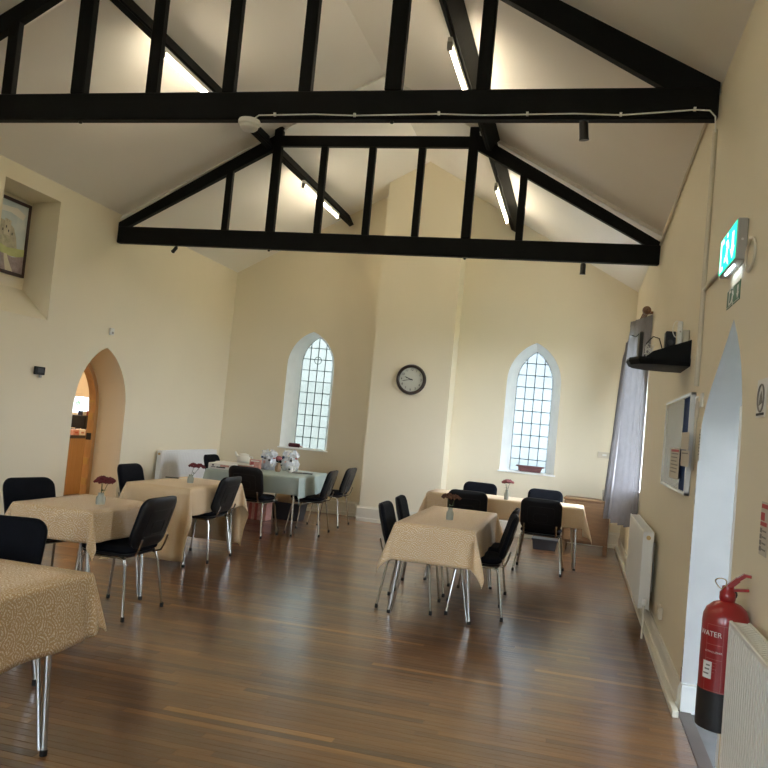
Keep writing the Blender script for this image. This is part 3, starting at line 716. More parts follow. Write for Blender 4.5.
def cloth(x0, x1, y0, y1, drops, label, mat='cloth', rot=0, flare=.05, tip=.10, wav=.011, seed=1, creases=0, z=.744, tipcut=1.0):
    # drops: right(+x), back(+y), left(-x), front(-y)
    rnd = random.Random(seed)
    cx, cy = (x0+x1)/2, (y0+y1)/2; hx, hy = (x1-x0)/2+.004, (y1-y0)/2+.004
    per = []    # (attach x,y, dir x,y, length, u0,v0 uv dir)
    corners = [(hx, -hy, 3, 0), (hx, hy, 0, 1), (-hx, hy, 1, 2), (-hx, -hy, 2, 3)]
    nrm = [(1, 0), (0, 1), (-1, 0), (0, -1)]
    sides = [((hx, -hy), (hx, hy), 0), ((hx, hy), (-hx, hy), 1), ((-hx, hy), (-hx, -hy), 2), ((-hx, -hy), (hx, -hy), 3)]
    for (a, b, i) in sides:
        L = math.hypot(b[0]-a[0], b[1]-a[1]); n = max(8, int(L/.035))
        for k in range(n):
            t = k/n
            if k == 0: continue
            edge = min(t, 1-t)*L
            per.append((a[0]+(b[0]-a[0])*t, a[1]+(b[1]-a[1])*t, nrm[i][0], nrm[i][1], drops[i], 0, edge))
        d1, d2 = drops[i], drops[(i+1) % 4]; n1, n2 = nrm[i], nrm[(i+1) % 4]; m = 18
        for k in range(m+1):
            ph = PI/2*k/m; c, s = math.cos(ph), math.sin(ph)
            Ln = min(d1/max(c, 1e-3), d2/max(s, 1e-3))*(1-(1-tipcut)*math.sin(2*ph))
            Ln = max(Ln, 0.05)
            per.append((b[0], b[1], n1[0]*c+n2[0]*s, n1[1]*c+n2[1]*s, Ln, math.sin(2*ph), 0))
    N = len(per); K = 12; vs = []; uvs = []; ph0 = rnd.random()*6; smin = .0
    acc = 0; px, py = None, None
    for j in range(K+1):
        t = j/K
        for q, (ax, ay, dx, dy, Ln, cf, edge) in enumerate(per):
            s = t*Ln; sag = .008
            arc = ax*dy*0+q*.16
            wv = wav*math.sin(q*.33+ph0)+wav*.6*math.sin(q*.71+ph0*2)
            o = flare*min(1, s/.25)*.5+(flare*.8+wv)*(s/.3)+tip*cf*(s/.35)**1.0
            o *= (1.0 if s < .35 else (.35/s)**.6)
            o += .004
            r0 = .012
            z_ = z-s*.985+(0 if j else 0); 
            if z_ < .012: z_ = .012+.004*math.sin(q)
            if j == 0: o = 0; z_ = z
            elif j == 1: z_ = z-s*.96
            # folds: either side of a hanging corner the cloth tucks back under
            side = 0
            if edge and edge < .10 and s > .05: o -= .03*(1-edge/.10)*min(1, s/.2)
            vs.append((ax+dx*o, ay+dy*o, z_)); uvs.append((ax+dx*s, ay+dy*s))
    fs = []
    for j in range(K):
        for q in range(N): fs.append((j*N+q, j*N+(q+1) % N, (j+1)*N+(q+1) % N, (j+1)*N+q))
    # top grid (with soft creases where the cloth was folded)
    gx, gy = max(4, int(hx/.05)), max(4, int(hy/.05)); base = len(vs)
    for b in range(gy+1):
        for a in range(gx+1):
            X_, Y_ = -hx+2*hx*a/gx, -hy+2*hy*b/gy
            inn = (0 < a < gx and 0 < b < gy)
            zz = z+(.0015*math.sin(X_*9+Y_*13+ph0)+(.003*max(0, math.cos(Y_*2*PI/.29))**8 if creases else 0) if inn else 0)
            vs.append((X_, Y_, zz)); uvs.append((X_, Y_))
    for b in range(gy):
        for a in range(gx):
            i = base+b*(gx+1)+a; fs.append((i, i+1, i+gx+2, i+gx+1))
    me = bpy.data.meshes.new('tablecloth'); me.from_pydata(vs, [], fs); me.materials.append(M[mat])
    ul = me.uv_layers.new(name='UVMap')
    for lp in me.loops: ul.data[lp.index].uv = uvs[lp.vertex_index]
    bm = bmesh.new(); bm.from_mesh(me); bmesh.ops.remove_doubles(bm, verts=bm.verts[:], dist=.0008); bmesh.ops.recalc_face_normals(bm, faces=bm.faces[:]); bm.to_mesh(me); bm.free()
    me.polygons.foreach_set('use_smooth', [True]*len(me.polygons)); me.set_sharp_from_angle(angle=math.radians(55)); me.update()
    o = link('tablecloth', me, None, (cx, cy, 0), (0, 0, rot)); tag(o, label, 'tablecloth')
    so = o.modifiers.new('thickness', 'SOLIDIFY'); so.thickness = .002; so.offset = -1
    return o
T1 = (-3.35, -2.06, 2.35, 3.22)
table(*T1, 'nearest table, lower left, two chrome legs showing under its brocade cloth', inset=(.075, .17))
cloth(*T1, (.28, .26, .28, .28), 'tan scalloped brocade cloth on the nearest table at lower left', seed=3, flare=.03, tip=.06, tipcut=.72)
T2 = (-3.80, -3.17, 4.89, 5.75)
table(*T2, 'small table second from the front at left, under a short brocade cloth')
cloth(*T2, (.22, .22, .22, .22), 'short tan brocade cloth on the second table from the front at left', seed=5, flare=.012, tip=.12)
T3 = (-4.17, -3.51, 6.95, 8.14)
table(*T3, 'table in front of the radiator, its legs hidden by a floor-length cloth')
cloth(*T3, (.26, .66, .68, .69), 'long tan brocade cloth reaching the floor, on the table before the radiator', 'cloth_pale', seed=7, flare=.010, tip=.09)
T5 = (-1.76, .12, 9.86, 10.50)
table(*T5, 'long table along the back at right, beside the oak cabinet', splay=.02)
cloth(*T5, (.33, .25, .25, .24), 'pale brocade cloth on the long table beside the oak cabinet', 'cloth_pale', seed=9, flare=.02, tip=.10)
TC = (-1.38, -.74, 6.40, 8.14)
table(*TC, 'centre table in the middle of the floor, on splayed chrome legs', splay=.08)
cloth(*TC, (.30, .30, .30, .30), 'tan brocade cloth with pointed hanging corners on the centre table', seed=11, creases=1, flare=.02, tip=.115)
T4 = (-4.66, -3.42, 9.58, 11.02)
table(*T4, 'large cluttered table in the far left corner, below the green tinted window', splay=.02, rot=.06, double=False)
cloth(*T4, (.26, .24, .24, .22), 'pale green-grey sheet over the cluttered table in the far left corner', 'cloth_green', rot=.06, seed=13, flare=.02, tip=.03)

# ------------------------------------------------------------------ jars of flowers
def posy(x, y, z, fm, label, h=.10, r=.035, n=3, lean=(0, 0), cap=.055):
    o = thing('flower_jar', label, 'flower vase', (x, y, z), 0, 'small glass jars of cut flowers on the tables')
    MB().lathe([(r*.9, 0), (r, .008), (r, h*.6), (r*.62, h*.82), (r*.62, h*.95), (r*.7, h), (r*.56, h), (r*.55, h*.82), (r*.9, h*.58), (r*.88, .012)], 16).build('jar', 'vase', o, smooth=True)
    MB().lathe([(r*.84, .012), (r*.86, h*.45)], 14).build('water', 'vase', o)
    rnd = random.Random(int(x*1000))
    for i in range(n):
        a = i*2*PI/n+.4; tx, ty = lean[0]+math.cos(a)*.03*(n > 1), lean[1]+math.sin(a)*.03*(n > 1); tz = h+.085+rnd.uniform(-.008, .012)
        st = MB().tube([(0, 0, .02), (tx*.3, ty*.3, h), (tx, ty, tz)], .0022, 5).build('stem', 'stem', o)
        m = MB()
        for k in range(60):
            rr = cap*math.sqrt(rnd.random()); aa = rnd.random()*6.28; cz = tz+.028*(1-(rr/cap)**2)+rnd.uniform(-.004, .004); c = (tx+rr*math.cos(aa), ty+rr*math.sin(aa), cz); q = .012
            m.add([(c[0]+q, c[1], c[2]), (c[0], c[1]+q, c[2]), (c[0]-q, c[1], c[2]), (c[0], c[1]-q, c[2]), (c[0], c[1], c[2]+q), (c[0], c[1], c[2]-q)],
                  [(0, 1, 4), (1, 2, 4), (2, 3, 4), (3, 0, 4), (1, 0, 5), (2, 1, 5), (3, 2, 5), (0, 3, 5)])
        m.build('flower_head', fm, o)
    lf = MB()
    for k in range(4):
        a = k*1.6+.5; c = Vector((lean[0]*.5, lean[1]*.5, h*1.15)); d = Vector((math.cos(a), math.sin(a), .35))*.035; s_ = Vector((-math.sin(a), math.cos(a), 0))*.009
        lf.add([c, c+d*.5+s_, c+d, c+d*.5-s_], [(0, 1, 2), (0, 2, 3)])
    lf.build('leaf', 'stem', o)
posy(-3.37, 5.28, .745, 'flower', 'glass jar of dark red flowers on the second table at left', .085, .034, 3, (.015, 0), .052)
posy(-3.80, 7.52, .745, 'flower', 'glass jar with one leaning dark red flower, beside the knife', .085, .032, 2, (.055, .0), .052)
posy(-1.04, 7.03, .745, 'flower_brown', 'glass jar of faded brown flowers on the centre table', .105, .032, 2, (0, 0), .055)
posy(-.80, 9.96, .745, 'flower_pink', 'tall glass jar of dusty pink flowers on the long back table', .12, .027, 3, (0, 0), .045)
o = thing('knife', 'dark handled knife lying on the table before the radiator', 'knife', (-4.17, 7.72, .749), .35)
MB().bbox((-.02, -.012, 0), (.12, .012, .014), .004).build('handle', 'blackmetal', o)
MB().add([(.12, -.012, .003), (.33, -.004, .003), (.12, .012, .003), (.12, -.012, .006), (.33, -.004, .004), (.12, .012, .006)], [(0, 2, 1), (3, 4, 5), (0, 1, 4, 3), (1, 2, 5, 4), (2, 0, 3, 5)]).build('blade', 'alu', o)

# ------------------------------------------------------------------ things on the cluttered table
ZT = .747
o = thing('box', 'flat white game box with dark print, left end of the cluttered table', 'box', (-4.46, 9.70, ZT), .1)
MB().bbox((-.16, -.11, 0), (.16, .11, .075), .004).build('carton', 'book', o)
MB().box((-.12, -.1115, .022), (-.06, -.110, .03)).box((-.11, -.1115, .04), (-.085, -.110, .06)).box((-.05, -.1115, .018), (.07, -.110, .034)).build('print', 'ink', o)
MB().box((.0, -.112, .035), (.12, -.110, .06)).build('picture_panel', 'pinkprint', o)
o = thing('tray', 'stack of shallow white trays in the middle of the cluttered table', 'tray', (-4.50, 10.28, ZT), .05)
for k, (a, b) in enumerate(((-.02, .0), (.03, .03), (-.03, .05))):
    MB().bbox((-.27+a, -.16+b, .02*k), (.27+a, .16+b, .02*k+.012), .003).bbox((-.27+a, -.16+b, .02*k), (-.25+a, .16+b, .02*k+.019), .002).bbox((.25+a, -.16+b, .02*k), (.27+a, .16+b, .02*k+.019), .002).build('tray_layer', ('book', 'pinkprint', 'book')[k], o)
o = thing('teapot', 'cream jug shaped teapot standing at the back of the cluttered table', 'teapot', (-4.62, 10.72, ZT))
MB().lathe([(.06, 0), (.085, .02), (.10, .07), (.09, .12), (.07, .15), (.075, .16), (.055, .165), (.02, .175)], 20).build('body', 'plastic_white', o, smooth=True)
MB().tube([(-.07, 0, .10), (-.12, 0, .15), (-.14, 0, .185)], [.025, .017, .012], 8).build('spout', 'plastic_white', o, smooth=True)
MB().tube([(.075, 0, .14), (.13, 0, .13), (.135, 0, .08), (.09, 0, .04)], .009, 8).build('handle', 'plastic_white', o, smooth=True)
o = thing('packet', 'pink and cream printed packet left of the wrapped bundles', 'packet', (-4.26, 10.30, ZT), .2)
MB().bbox((-.075, -.05, 0), (.075, .05, .13), .006).build('carton', 'pinkprint', o); MB().box((-.06, -.051, .05), (-.015, -.05, .10)).build('print', 'redstripe', o); MB().box((-.06, -.0512, .105), (.06, -.05, .118)).build('print', 'paper', o)
def bundle(x, y, label, r, h, seed, core):
    o = thing('wrapped_bundle', label, 'wrapped gift', (x, y, ZT), 0, 'clear wrapped bundles on the cluttered table'); rnd = random.Random(seed)
    MB().lathe([(r*.55, 0), (r*.7, h*.2), (r*.6, h*.45), (r*.35, h*.55)], 12).build('contents', core, o, smooth=True)
    for k in range(3):
        a = rnd.random()*6; MB().bbox((math.cos(a)*r*.4-.02, -r*.62, h*(.15+.2*k)), (math.cos(a)*r*.4+.02, -r*.55, h*(.15+.2*k)+.02), .002).build('label_patch', ('bluepot', 'pinkprint', 'ink')[k], o)
    m = MB(); n = 18; rows_ = [(r*.8, 0), (r*1.0, h*.15), (r*1.05, h*.35), (r*.85, h*.5), (r*.75, h*.62), (r*.95, h*.78), (r*.8, h*.93), (r*.3, h)]; vs = []; fs = []
    for i, (rr, zz) in enumerate(rows_):
        for k in range(n):
            a = 2*PI*k/n; q = rr*(1+.14*math.sin(k*2.1+i*1.7+seed)+rnd.uniform(-.14, .14)); vs.append((q*math.cos(a), q*.8*math.sin(a), max(0.001, zz+rnd.uniform(-.02, .02)*(i > 0))))
    for i in range(len(rows_)-1):
        for k in range(n): fs.append((i*n+k, i*n+(k+1) % n, (i+1)*n+(k+1) % n, (i+1)*n+k))
    m.add(vs, fs).build('wrapping', 'cello', o)
    for k in range(7):
        a = -2.6+k*.36; zz = h*(.2+.13*(k*3 % 5)); q = r*(1.0 if k % 2 else .88); MB().bbox((q*math.cos(a)-.016, q*.8*math.sin(a)-.010, zz), (q*math.cos(a)+.016, q*.8*math.sin(a)+.0, zz+.018+.01*(k % 3)), .002).build('printed_card', ('ink', 'bluepot', 'pinkprint', 'book', 'tub', 'plastic_white', 'redstripe')[k], o)
bundle(-4.13, 10.45, 'clear film bundle with blue and white contents, left of the pair', .115, .27, 4, 'bluepot')
bundle(-3.90, 10.68, 'clear film bundle standing highest under the window, right of the pair', .125, .29, 9, 'plastic_white')
o = thing('vase', 'brown glass vase holding one pink rose in front of the wrapped bundles', 'vase', (-3.92, 10.28, ZT))
MB().lathe([(.03, 0), (.045, .03), (.04, .07), (.025, .10), (.03, .12), (.02, .12), (.018, .10)], 14).build('jar', 'skin', o, smooth=True)
MB().tube([(0, 0, .08), (.0, 0, .17)], .003, 5).build('stem', 'stem', o)
MB().lathe([(.01, .15), (.04, .165), (.045, .19), (.03, .21), (.01, .215)], 12).build('flower_head', 'flower_pink', o, smooth=True)
o = thing('mug', 'small white mug with dark motif at the right of the pink rose vase', 'mug', (-3.79, 10.42, ZT))
MB().lathe([(.03, 0), (.036, .01), (.038, .085), (.033, .085), (.03, .015)], 16).build('body', 'plastic_white', o, smooth=True); MB().box((-.02, -.041, .03), (.012, -.036, .055)).build('motif', 'ink', o)
MB().tube([(.036, 0, .07), (.065, 0, .06), (.06, 0, .03), (.036, 0, .02)], .005, 6).build('handle', 'plastic_white', o)
o = thing('magazine', 'open dark magazine lying flat at the right end of the cluttered table', 'magazine', (-3.64, 10.5, ZT), .3)
MB().bbox((-.14, -.1, 0), (0, .1, .008), .002).build('page_block', 'inkgrey', o); MB().bbox((.004, -.1, 0), (.14, .1, .006), .002).build('page_block', 'tub', o)
# beneath it
o = thing('storage_tub', 'dark grey plastic tub on the floor under the cluttered table', 'tub', (-4.05, 11.25, 0))
m = MB(); m.hexa([(-.19, -.14, 0), (.19, -.14, 0), (.19, .14, 0), (-.19, .14, 0)], [(-.22, -.17, .24), (.22, -.17, .24), (.22, .17, .24), (-.22, .17, .24)]); m.build('tub_body', 'tub', o); MB().bbox((-.235, -.185, .23), (.235, .185, .25), .004).build('rim', 'tub', o)
o = thing('lace_bag', 'white lace cloth bundle on top of the dark tub under the cluttered table', 'cloth bundle', (-4.05, 11.22, .252))
m = MB(); n = 14; vs = []; rnd = random.Random(2)
for i, (rr, zz) in enumerate(((.19, 0), (.21, .05), (.17, .12), (.08, .17))):
    for k in range(n): a = 2*PI*k/n; q = rr*(1+.12*math.sin(k*2.3+i)); vs.append((q*math.cos(a), q*.7*math.sin(a), zz))
m.add(vs, [(i*n+k, i*n+(k+1) % n, (i+1)*n+(k+1) % n, (i+1)*n+k) for i in range(3) for k in range(n)]+[tuple(3*n+k for k in range(n)), tuple(range(n))]).build('bundle', 'cloth_pale', o, smooth=True)
o = thing('striped_bag', 'red and white striped bag on the floor behind the chair at the cluttered table', 'bag', (-4.45, 10.85, 0))
for k in range(11): MB().bbox((-.25+k*.045, -.11, 0), (-.25+k*.045+.043, .11, .30), .004).build('stripe', 'redstripe' if k % 2 else 'pinkprint', o)
MB().tube([(-.1, 0, .295), (-.06, 0, .40), (.06, 0, .40), (.1, 0, .295)], .008, 6).build('handle', 'redstripe', o)

# window sill things
o = thing('cushion_roll', 'dark maroon rolled cloth on the sill of the left leaded window', 'cloth roll', (-4.62, 12.80, 1.03))
MB().tube([(-.11, 0, 0), (-.10, 0, 0), (.08, 0, 0), (.09, 0, 0)], [.02, .034, .034, .02], 12).build('roll', 'maroon', o, smooth=True); MB().tube([(.09, 0, -.01), (.14, 0, -.02)], .012, 6).build('tail', 'pinkprint', o)
o = thing('plant_trough', 'low plum brown trough on the sill of the right leaded window', 'planter', (-.70, 12.83, .99))
MB().hexa([(-.16, -.05, 0), (.16, -.05, 0), (.16, .05, 0), (-.16, .05, 0)], [(-.19, -.06, .08), (.19, -.06, .08), (.19, .06, .08), (-.19, .06, .08)]).build('trough_body', 'terracotta', o)
MB().bbox((-.22, -.07, .075), (.22, .07, .095), .003).build('rim', 'terracotta', o)
struct(MB().bbox((-4.84, YB-.03, .975), (-3.965, 13.0, .997), .003).build('window_sill', 'reveal'))
struct(MB().bbox((-1.18, YB-.03, .965), (-.30, 13.0, .987), .003).build('window_sill', 'reveal'))

def text_mesh(name, tc, parent, loc, rot):
    tmp = link('lettering', tc); bpy.context.view_layer.update()
    me = bpy.data.meshes.new_from_object(tmp.evaluated_get(bpy.context.evaluated_depsgraph_get())); bpy.data.objects.remove(tmp)
    return link(name, me, parent, loc, rot)
# ------------------------------------------------------------------ clock
o = thing('wall_clock', 'round wall clock with a dark brown rim on the chimney breast', 'clock', (-2.575, YC, 2.25))
R0 = .235
MB().lathe([(R0, 0), (R0, -.02), (R0-.012, -.042), (R0-.03, -.046), (R0-.045, -.036), (R0-.05, -.018)], 48, axis='y', close=False).build('rim', 'clockrim', o, smooth=True)
MB().lathe([(.001, -.016), (R0-.045, -.016)], 48, axis='y', close=False).build('dial', 'face', o)
for k in range(1, 13):
    a = k*PI/6; tc = bpy.data.curves.new('numeral', 'FONT'); tc.body = str(k); tc.size = .052; tc.align_x = 'CENTER'; tc.align_y = 'CENTER'; tc.extrude = .0008; tc.materials.append(M['ink'])
    text_mesh('numeral', tc, o, (math.sin(a)*.155, -.018, math.cos(a)*.155), (PI/2, 0, 0))
def hand(ang, L, w_):
    a = math.radians(ang); d = Vector((math.sin(a), 0, math.cos(a))); s_ = Vector((math.cos(a), 0, -math.sin(a)))*w_
    q = [d*-.03+s_*.6, d*L*.7+s_, d*L, d*L*.7-s_, d*-.03-s_*.6]
    MB().add([p+Vector((0, -.021, 0)) for p in q]+[p+Vector((0, -.024, 0)) for p in q], [(0, 1, 2, 3, 4), (9, 8, 7, 6, 5)]+[(k, (k+1) % 5, 5+(k+1) % 5, 5+k) for k in range(5)]).build('clock_hand', 'ink', o)
hand(291, .115, .008); hand(259, .155, .005)
MB().lathe([(.012, -.018), (.012, -.028), (.004, -.03)], 12, axis='y').build('hub', 'ink', o)

# ------------------------------------------------------------------ radiators
def radiator(name_label, x_wall, side, y0, y1, z0, z1, depth, mat, offset=.03, valve=True, pitch=.05):
    # stands off the wall; side=-1: room is toward -x ; side=+1: toward +x
    o = thing('radiator', name_label, 'radiator', (x_wall, (y0+y1)/2, 0)); L = (y1-y0)/2
    xf = side*(offset+depth); xb = side*offset
    m = MB(); n = int((y1-y0)/pitch); prof = []
    for k in range(n):
        a = -L+.02+(2*L-.04)*k/n; b = (2*L-.04)/n
        prof += [(a, 0), (a+b*.18, -.006), (a+b*.35, -.006), (a+b*.5, 0)]
    prof.append((L-.02, 0))
    prof = [(-L, 0)]+prof+[(L, 0)]
    zz = [(z0, -.004), (z0+.03, 0), (z1-.04, 0), (z1-.015, -.004)]
    nn = len(prof); vs = []; fs = []
    for zi, (z_, ins) in enumerate(zz):
        for (yy, dd) in prof:
            k = dd if 0 < zi < 3 else 0
            vs.append((xf+side*(k+ins), yy, z_))
    for i in range(len(zz)-1):
        for k in range(nn-1): fs.append((i*nn+k, i*nn+k+1, (i+1)*nn+k+1, (i+1)*nn+k))
    m.add(vs, fs).build('front_panel', mat, o)
    MB().box((xb, -L+.01, z0+.01), (xb+side*.012, L-.01, z1-.03)).build('back_panel', mat, o)
    for s in (-1, 1): MB().bbox((xb-.0, s*L, z0+.02), (xf+side*.002, s*(L-.012), z1-.004), .003).build('side_panel', mat, o)
    g = MB().bbox((xb, -L, z1-.012), (xb+side*.012, L, z1), .002); g.bbox((xf-side*.012, -L, z1-.018), (xf+side*.002, L, z1), .003)
    g.build('top_trim', mat, o)
    g = MB(); kk = int((y1-y0)/.03)
    for k in range(kk): yy = -L+.02+k*(2*L-.04)/kk; g.box((xb+side*.012, yy, z1-.008), (xf-side*.012, yy+.018, z1-.004))
    tag(g.build('top_grille', mat, o), kind='stuff')
    for s in (-1, 1):
        e = MB().lathe([(.018, -.006), (.018, .004), (.011, .006)], 12, ((xb+xf)/2, 0, 0), axis='y'); eo = e.build('blanking_plug', 'brass' if s < 0 else mat, o, loc=(0, s*(L+.003), z1-.05))
    if valve:
        xm = (xb+xf)/2
        v = MB().tube([(xm, -L-.0, z0+.04), (xm, -L-.035, z0+.04)], .012, 8).build('valve', 'alu', o)
        MB().lathe([(.018, 0), (.02, .01), (.016, .05), (.010, .055)], 12, (xm, -L-.035, z0+.055)).build('valve_cap', 'plastic_white', v)
        MB().tube([(xm, -L-.035, z0+.05), (xm, -L-.035, .05), (xm, -L-.035, 0.0)], .008, 8).build('pipe', 'cream_gloss', o)
        for s in (-1, 1): MB().box((0, s*L*.6-.015, z0+.1), (xb+side*.01, s*L*.6+.015, z1-.12)).build('wall_bracket', mat, o)
    return o
radiator('white corrugated radiator on the left wall in the far corner', XL, 1, 10.45, 12.25, .20, .85, .075, 'radwhite', .04)
radiator('cream radiator on the right wall beneath the grey curtains', XR, -1, 6.93, 8.60, .21, .855, .085, 'rad', .045)
radiator('cream radiator at the bottom right corner, nearest the camera', XR, -1, 1.7, 3.24, .22, .925, .075, 'rad', .035, pitch=.035)

# ------------------------------------------------------------------ fire extinguisher (hung on a bracket)
ex, ey, ez = .617, 3.43, .47
o = thing('fire_extinguisher', 'red fire extinguisher with black base hung by the exit arch', 'fire extinguisher', (ex, ey, ez), 2.5)
r = .087
MB().lathe([(r*.96, .15), (r, .152), (r, .41), (r*.97, .435), (r*.85, .462), (r*.6, .482), (r*.34, .490), (.026, .495)], 32).build('cylinder', 'red', o, smooth=True)
MB().lathe([(r*.8, 0), (r*1.005, .008), (r*1.015, .02), (r*1.015, .152), (r*.96, .154)], 32).build('base', 'extblack', o, smooth=True)
MB().lathe([(.026, .49), (.03, .498), (.03, .525), (.022, .535), (.022, .55)], 16).build('valve_body', 'red', o, smooth=True)
MB().lathe([(.021, 0), (.021, .012), (.015, .016)], 14, axis='y').build('gauge', 'blackmetal', o, loc=(0, -.03, .515), rot=(0, 0, 3.4))
hd = Vector((math.cos(-2.5-.1), math.sin(-2.5-.1), 0))
m = MB(); pv = Vector((-hd.y, hd.x, 0)); m.beam(Vector((0, 0, .545)), hd*.035+Vector((0, 0, .582)), .014, .010, pv); m.beam(hd*.03+Vector((0, 0, .578)), hd*.06+Vector((0, 0, .602)), .014, .007, pv); m.beam(hd*.056+Vector((0, 0, .600)), hd*.08+Vector((0, 0, .598)), .013, .005, pv); m.build('squeeze_handle', 'red', o)
m = MB(); m.beam(Vector((0, 0, .535)), hd*.075+Vector((0, 0, .545)), .011, .005, Vector((-hd.y, hd.x, 0))); m.build('carry_handle', 'red', o)
m = MB(); cpt = Vector((.045, .03, .56)); m.tube([cpt+Vector((math.cos(a)*.022-.03, .01*math.sin(a*2), math.sin(a)*.02)) for a in [k*PI/6 for k in range(13)]], .002, 5, cap=False).build('safety_pin', 'brass', o)
MB().tube([(0, 0, .53), (.03, -.05, .52), (.05, -.085, .45), (.05, -.092, .3), (.05, -.092, .12)], .012, 8).build('hose', 'extblack', o, smooth=True)
def on_cyl(a0, a1, z0, z1, mat, name, rr=.0008):
    n = 8; q = r+rr; vs = [(q*math.cos(a0+(a1-a0)*k/n), q*math.sin(a0+(a1-a0)*k/n), z) for z in (z0, z1) for k in range(n+1)]
    return MB().add(vs, [(k, k+1, n+2+k, n+1+k) for k in range(n)]).build(name, mat, o, smooth=True)
to_cam = math.atan2(-ey, -ex)-2.5      # local angle that faces the camera
ac = to_cam-.15
outl = plain('printed_outline', (.42, .14, .12, 1), .4)
for z in (.155, .405): on_cyl(ac-.65, ac+.45, z, z+.002, outl, 'label_border')
for a in (ac-.65, ac+.1, ac+.45): on_cyl(a, a+.02, .155, .407, outl, 'label_border')
on_cyl(ac-.65, ac+.1, .33, .332, outl, 'label_border'); on_cyl(ac-.65, ac+.1, .275, .277, outl, 'label_border')
on_cyl(ac-.75, ac-.30, .20, .265, 'paper', 'inspection_tag', .0016)
for k, zz in enumerate((.215, .232, .247)): on_cyl(ac-.70+.06*k, ac-.42+.02*k, zz, zz+.006, 'inkgrey', 'tag_print', .0022)
def cyl_text(body, a, z, size, name='lettering', mat='paper'):
    tc = bpy.data.curves.new('lettering', 'FONT'); tc.body = body; tc.size = size; tc.align_x = 'CENTER'; tc.align_y = 'CENTER'
    tmp = link('lettering', tc); bpy.context.view_layer.update()
    me = bpy.data.meshes.new_from_object(tmp.evaluated_get(bpy.context.evaluated_depsgraph_get())); bpy.data.objects.remove(tmp)
    for v in me.vertices:
        aa = a+v.co.x/r; zz = z+v.co.y; v.co = ((r+.0018)*math.cos(aa), (r+.0018)*math.sin(aa), zz)
    me.materials.clear(); me.materials.append(M[mat]); link(name, me, o)
cyl_text('WATER', ac-.50, .37, .028); cyl_text('EXTINGUISHER', ac-.28, .303, .010)
for k in range(4): on_cyl(ac-.55, ac-.1-.08*(k % 2), .262-.012*k, .264-.012*k, outl, 'print_line')
MB().bbox((.06, -.085, .30), (.08, -.03, .42), .003).build('wall_bracket', 'blackmetal', o)

# ------------------------------------------------------------------ right wall fittings
XW = XR
o = thing('exit_sign', 'lit green emergency exit sign box high on the right wall', 'exit sign', (XW, 4.28, 2.565))
MB().bbox((-.05, -.235, -.10), (-.001, .235, .105), .006).build('housing', 'plastic_grey', o)
MB().box((-.0525, -.225, -.088), (-.0505, .225, .095)).build('lit_panel', 'green_lit', o)
xs = -.054
def flat(parent, name, mat, polys, x):
    m = MB()
    for p in polys:
        n = len(p); m.add([(x, a, z) for a, z in p]+[(x+.001, a, z) for a, z in p], [tuple(range(n)), tuple(range(2*n-1, n-1, -1))]+[(k, (k+1) % n, n+(k+1) % n, n+k) for k in range(n)])
    return m.build(name, mat, parent)
# arrow, running figure and doorway (seen from the room the wall's far end, +y, is at the left)
flat(o, 'arrow_symbol', 'white_lit', [[(-.17, -.02), (-.12, -.02), (-.12, .06), (-.17, .06)], [(-.20, -.02), (-.145, -.075), (-.09, -.02)]], xs)
fig = [[(.02, .02), (.05, .05), (.0, .055), (-.03, .035), (-.045, .01), (-.03, .0), (-.01, .02)], [(.02, .02), (.04, -.02), (.075, -.03), (.08, -.05), (.03, -.05), (.01, -.02), (-.02, -.045), (-.045, -.07), (-.03, -.08), (.0, -.055), (-.01, .01)],
       [(.01+.018*math.cos(k*PI/4), .078+.014*math.sin(k*PI/4)) for k in range(8)]]
flat(o, 'running_figure', 'white_lit', fig, xs)
flat(o, 'doorway_symbol', 'white_lit', [[(.11, -.08), (.20, -.08), (.20, .085), (.11, .085), (.11, .06), (.17, .06), (.17, -.06), (.11, -.06)]], xs)
MB().box((-.040, -.12, -.106), (-.03, .12, -.101)).build('lamp_strip', 'led', o)
MB().lathe([(.006, 0), (.006, .003), (.002, .004)], 8, axis='y').build('screw', 'alu', o, loc=(-.025, -.239, .0))
o = thing('fire_exit_plate', 'small dark green running man plate below the lit exit sign', 'sign', (XW, 4.32, 2.345))
MB().bbox((-.004, -.175, -.05), (-.0005, .175, .05), .001).build('plate', 'green_sign', o)
k7 = .62
flat(o, 'arrow_symbol', 'paper', [[(-.14, -.008), (-.11, -.008), (-.11, .03), (-.14, .03)], [(-.155, -.008), (-.125, -.038), (-.095, -.008)]], -.0055)
flat(o, 'running_figure', 'paper', [[(a*k7+.01, z*k7-.005) for a, z in p] for p in fig], -.0055)
flat(o, 'doorway_symbol', 'paper', [[(.07, -.038), (.115, -.038), (.115, .038), (.07, .038), (.07, .025), (.10, .025), (.10, -.028), (.07, -.028)]], -.0055)
flat(o, 'plate_border', 'paper', [[(-.17, .043), (.17, .043), (.17, .046), (-.17, .046)], [(-.17, -.046), (.17, -.046), (.17, -.043), (-.17, -.043)]], -.0055)
o = thing('wire_ring', 'oval wire ring hanging on the right wall past the lit exit sign', 'ring', (XW-.012, 3.895, 2.455))
MB().tube([(0, .105*math.cos(a), .075*math.sin(a)) for a in [k*PI/12 for k in range(25)]], .006, 6, cap=False).build('ring', 'conduit', o, smooth=True); MB().tube([(.012, 0, .08), (-.006, 0, .08), (-.008, 0, .07)], .004, 6).build('hook', 'conduit', o)
def conduit(label, pts, r_, name='conduit', clips=()):
    o = thing(name, label, 'conduit'); MB().tube(pts, r_, 8).build('pipe', 'conduit', o, smooth=True)
    for p in clips: MB().bbox((p[0]-.012, p[1]-.014, p[2]-.01), (XW-.001, p[1]+.014, p[2]+.01), .002).build('clip', 'conduit', o)
    return o
conduit('vertical painted conduit down the right wall from the near truss', [(XW-.013, 5.345, 3.60), (XW-.013, 5.345, 1.95)], .016, clips=[(XW-.013, 5.345, z) for z in (3.3, 2.8, 2.2)])
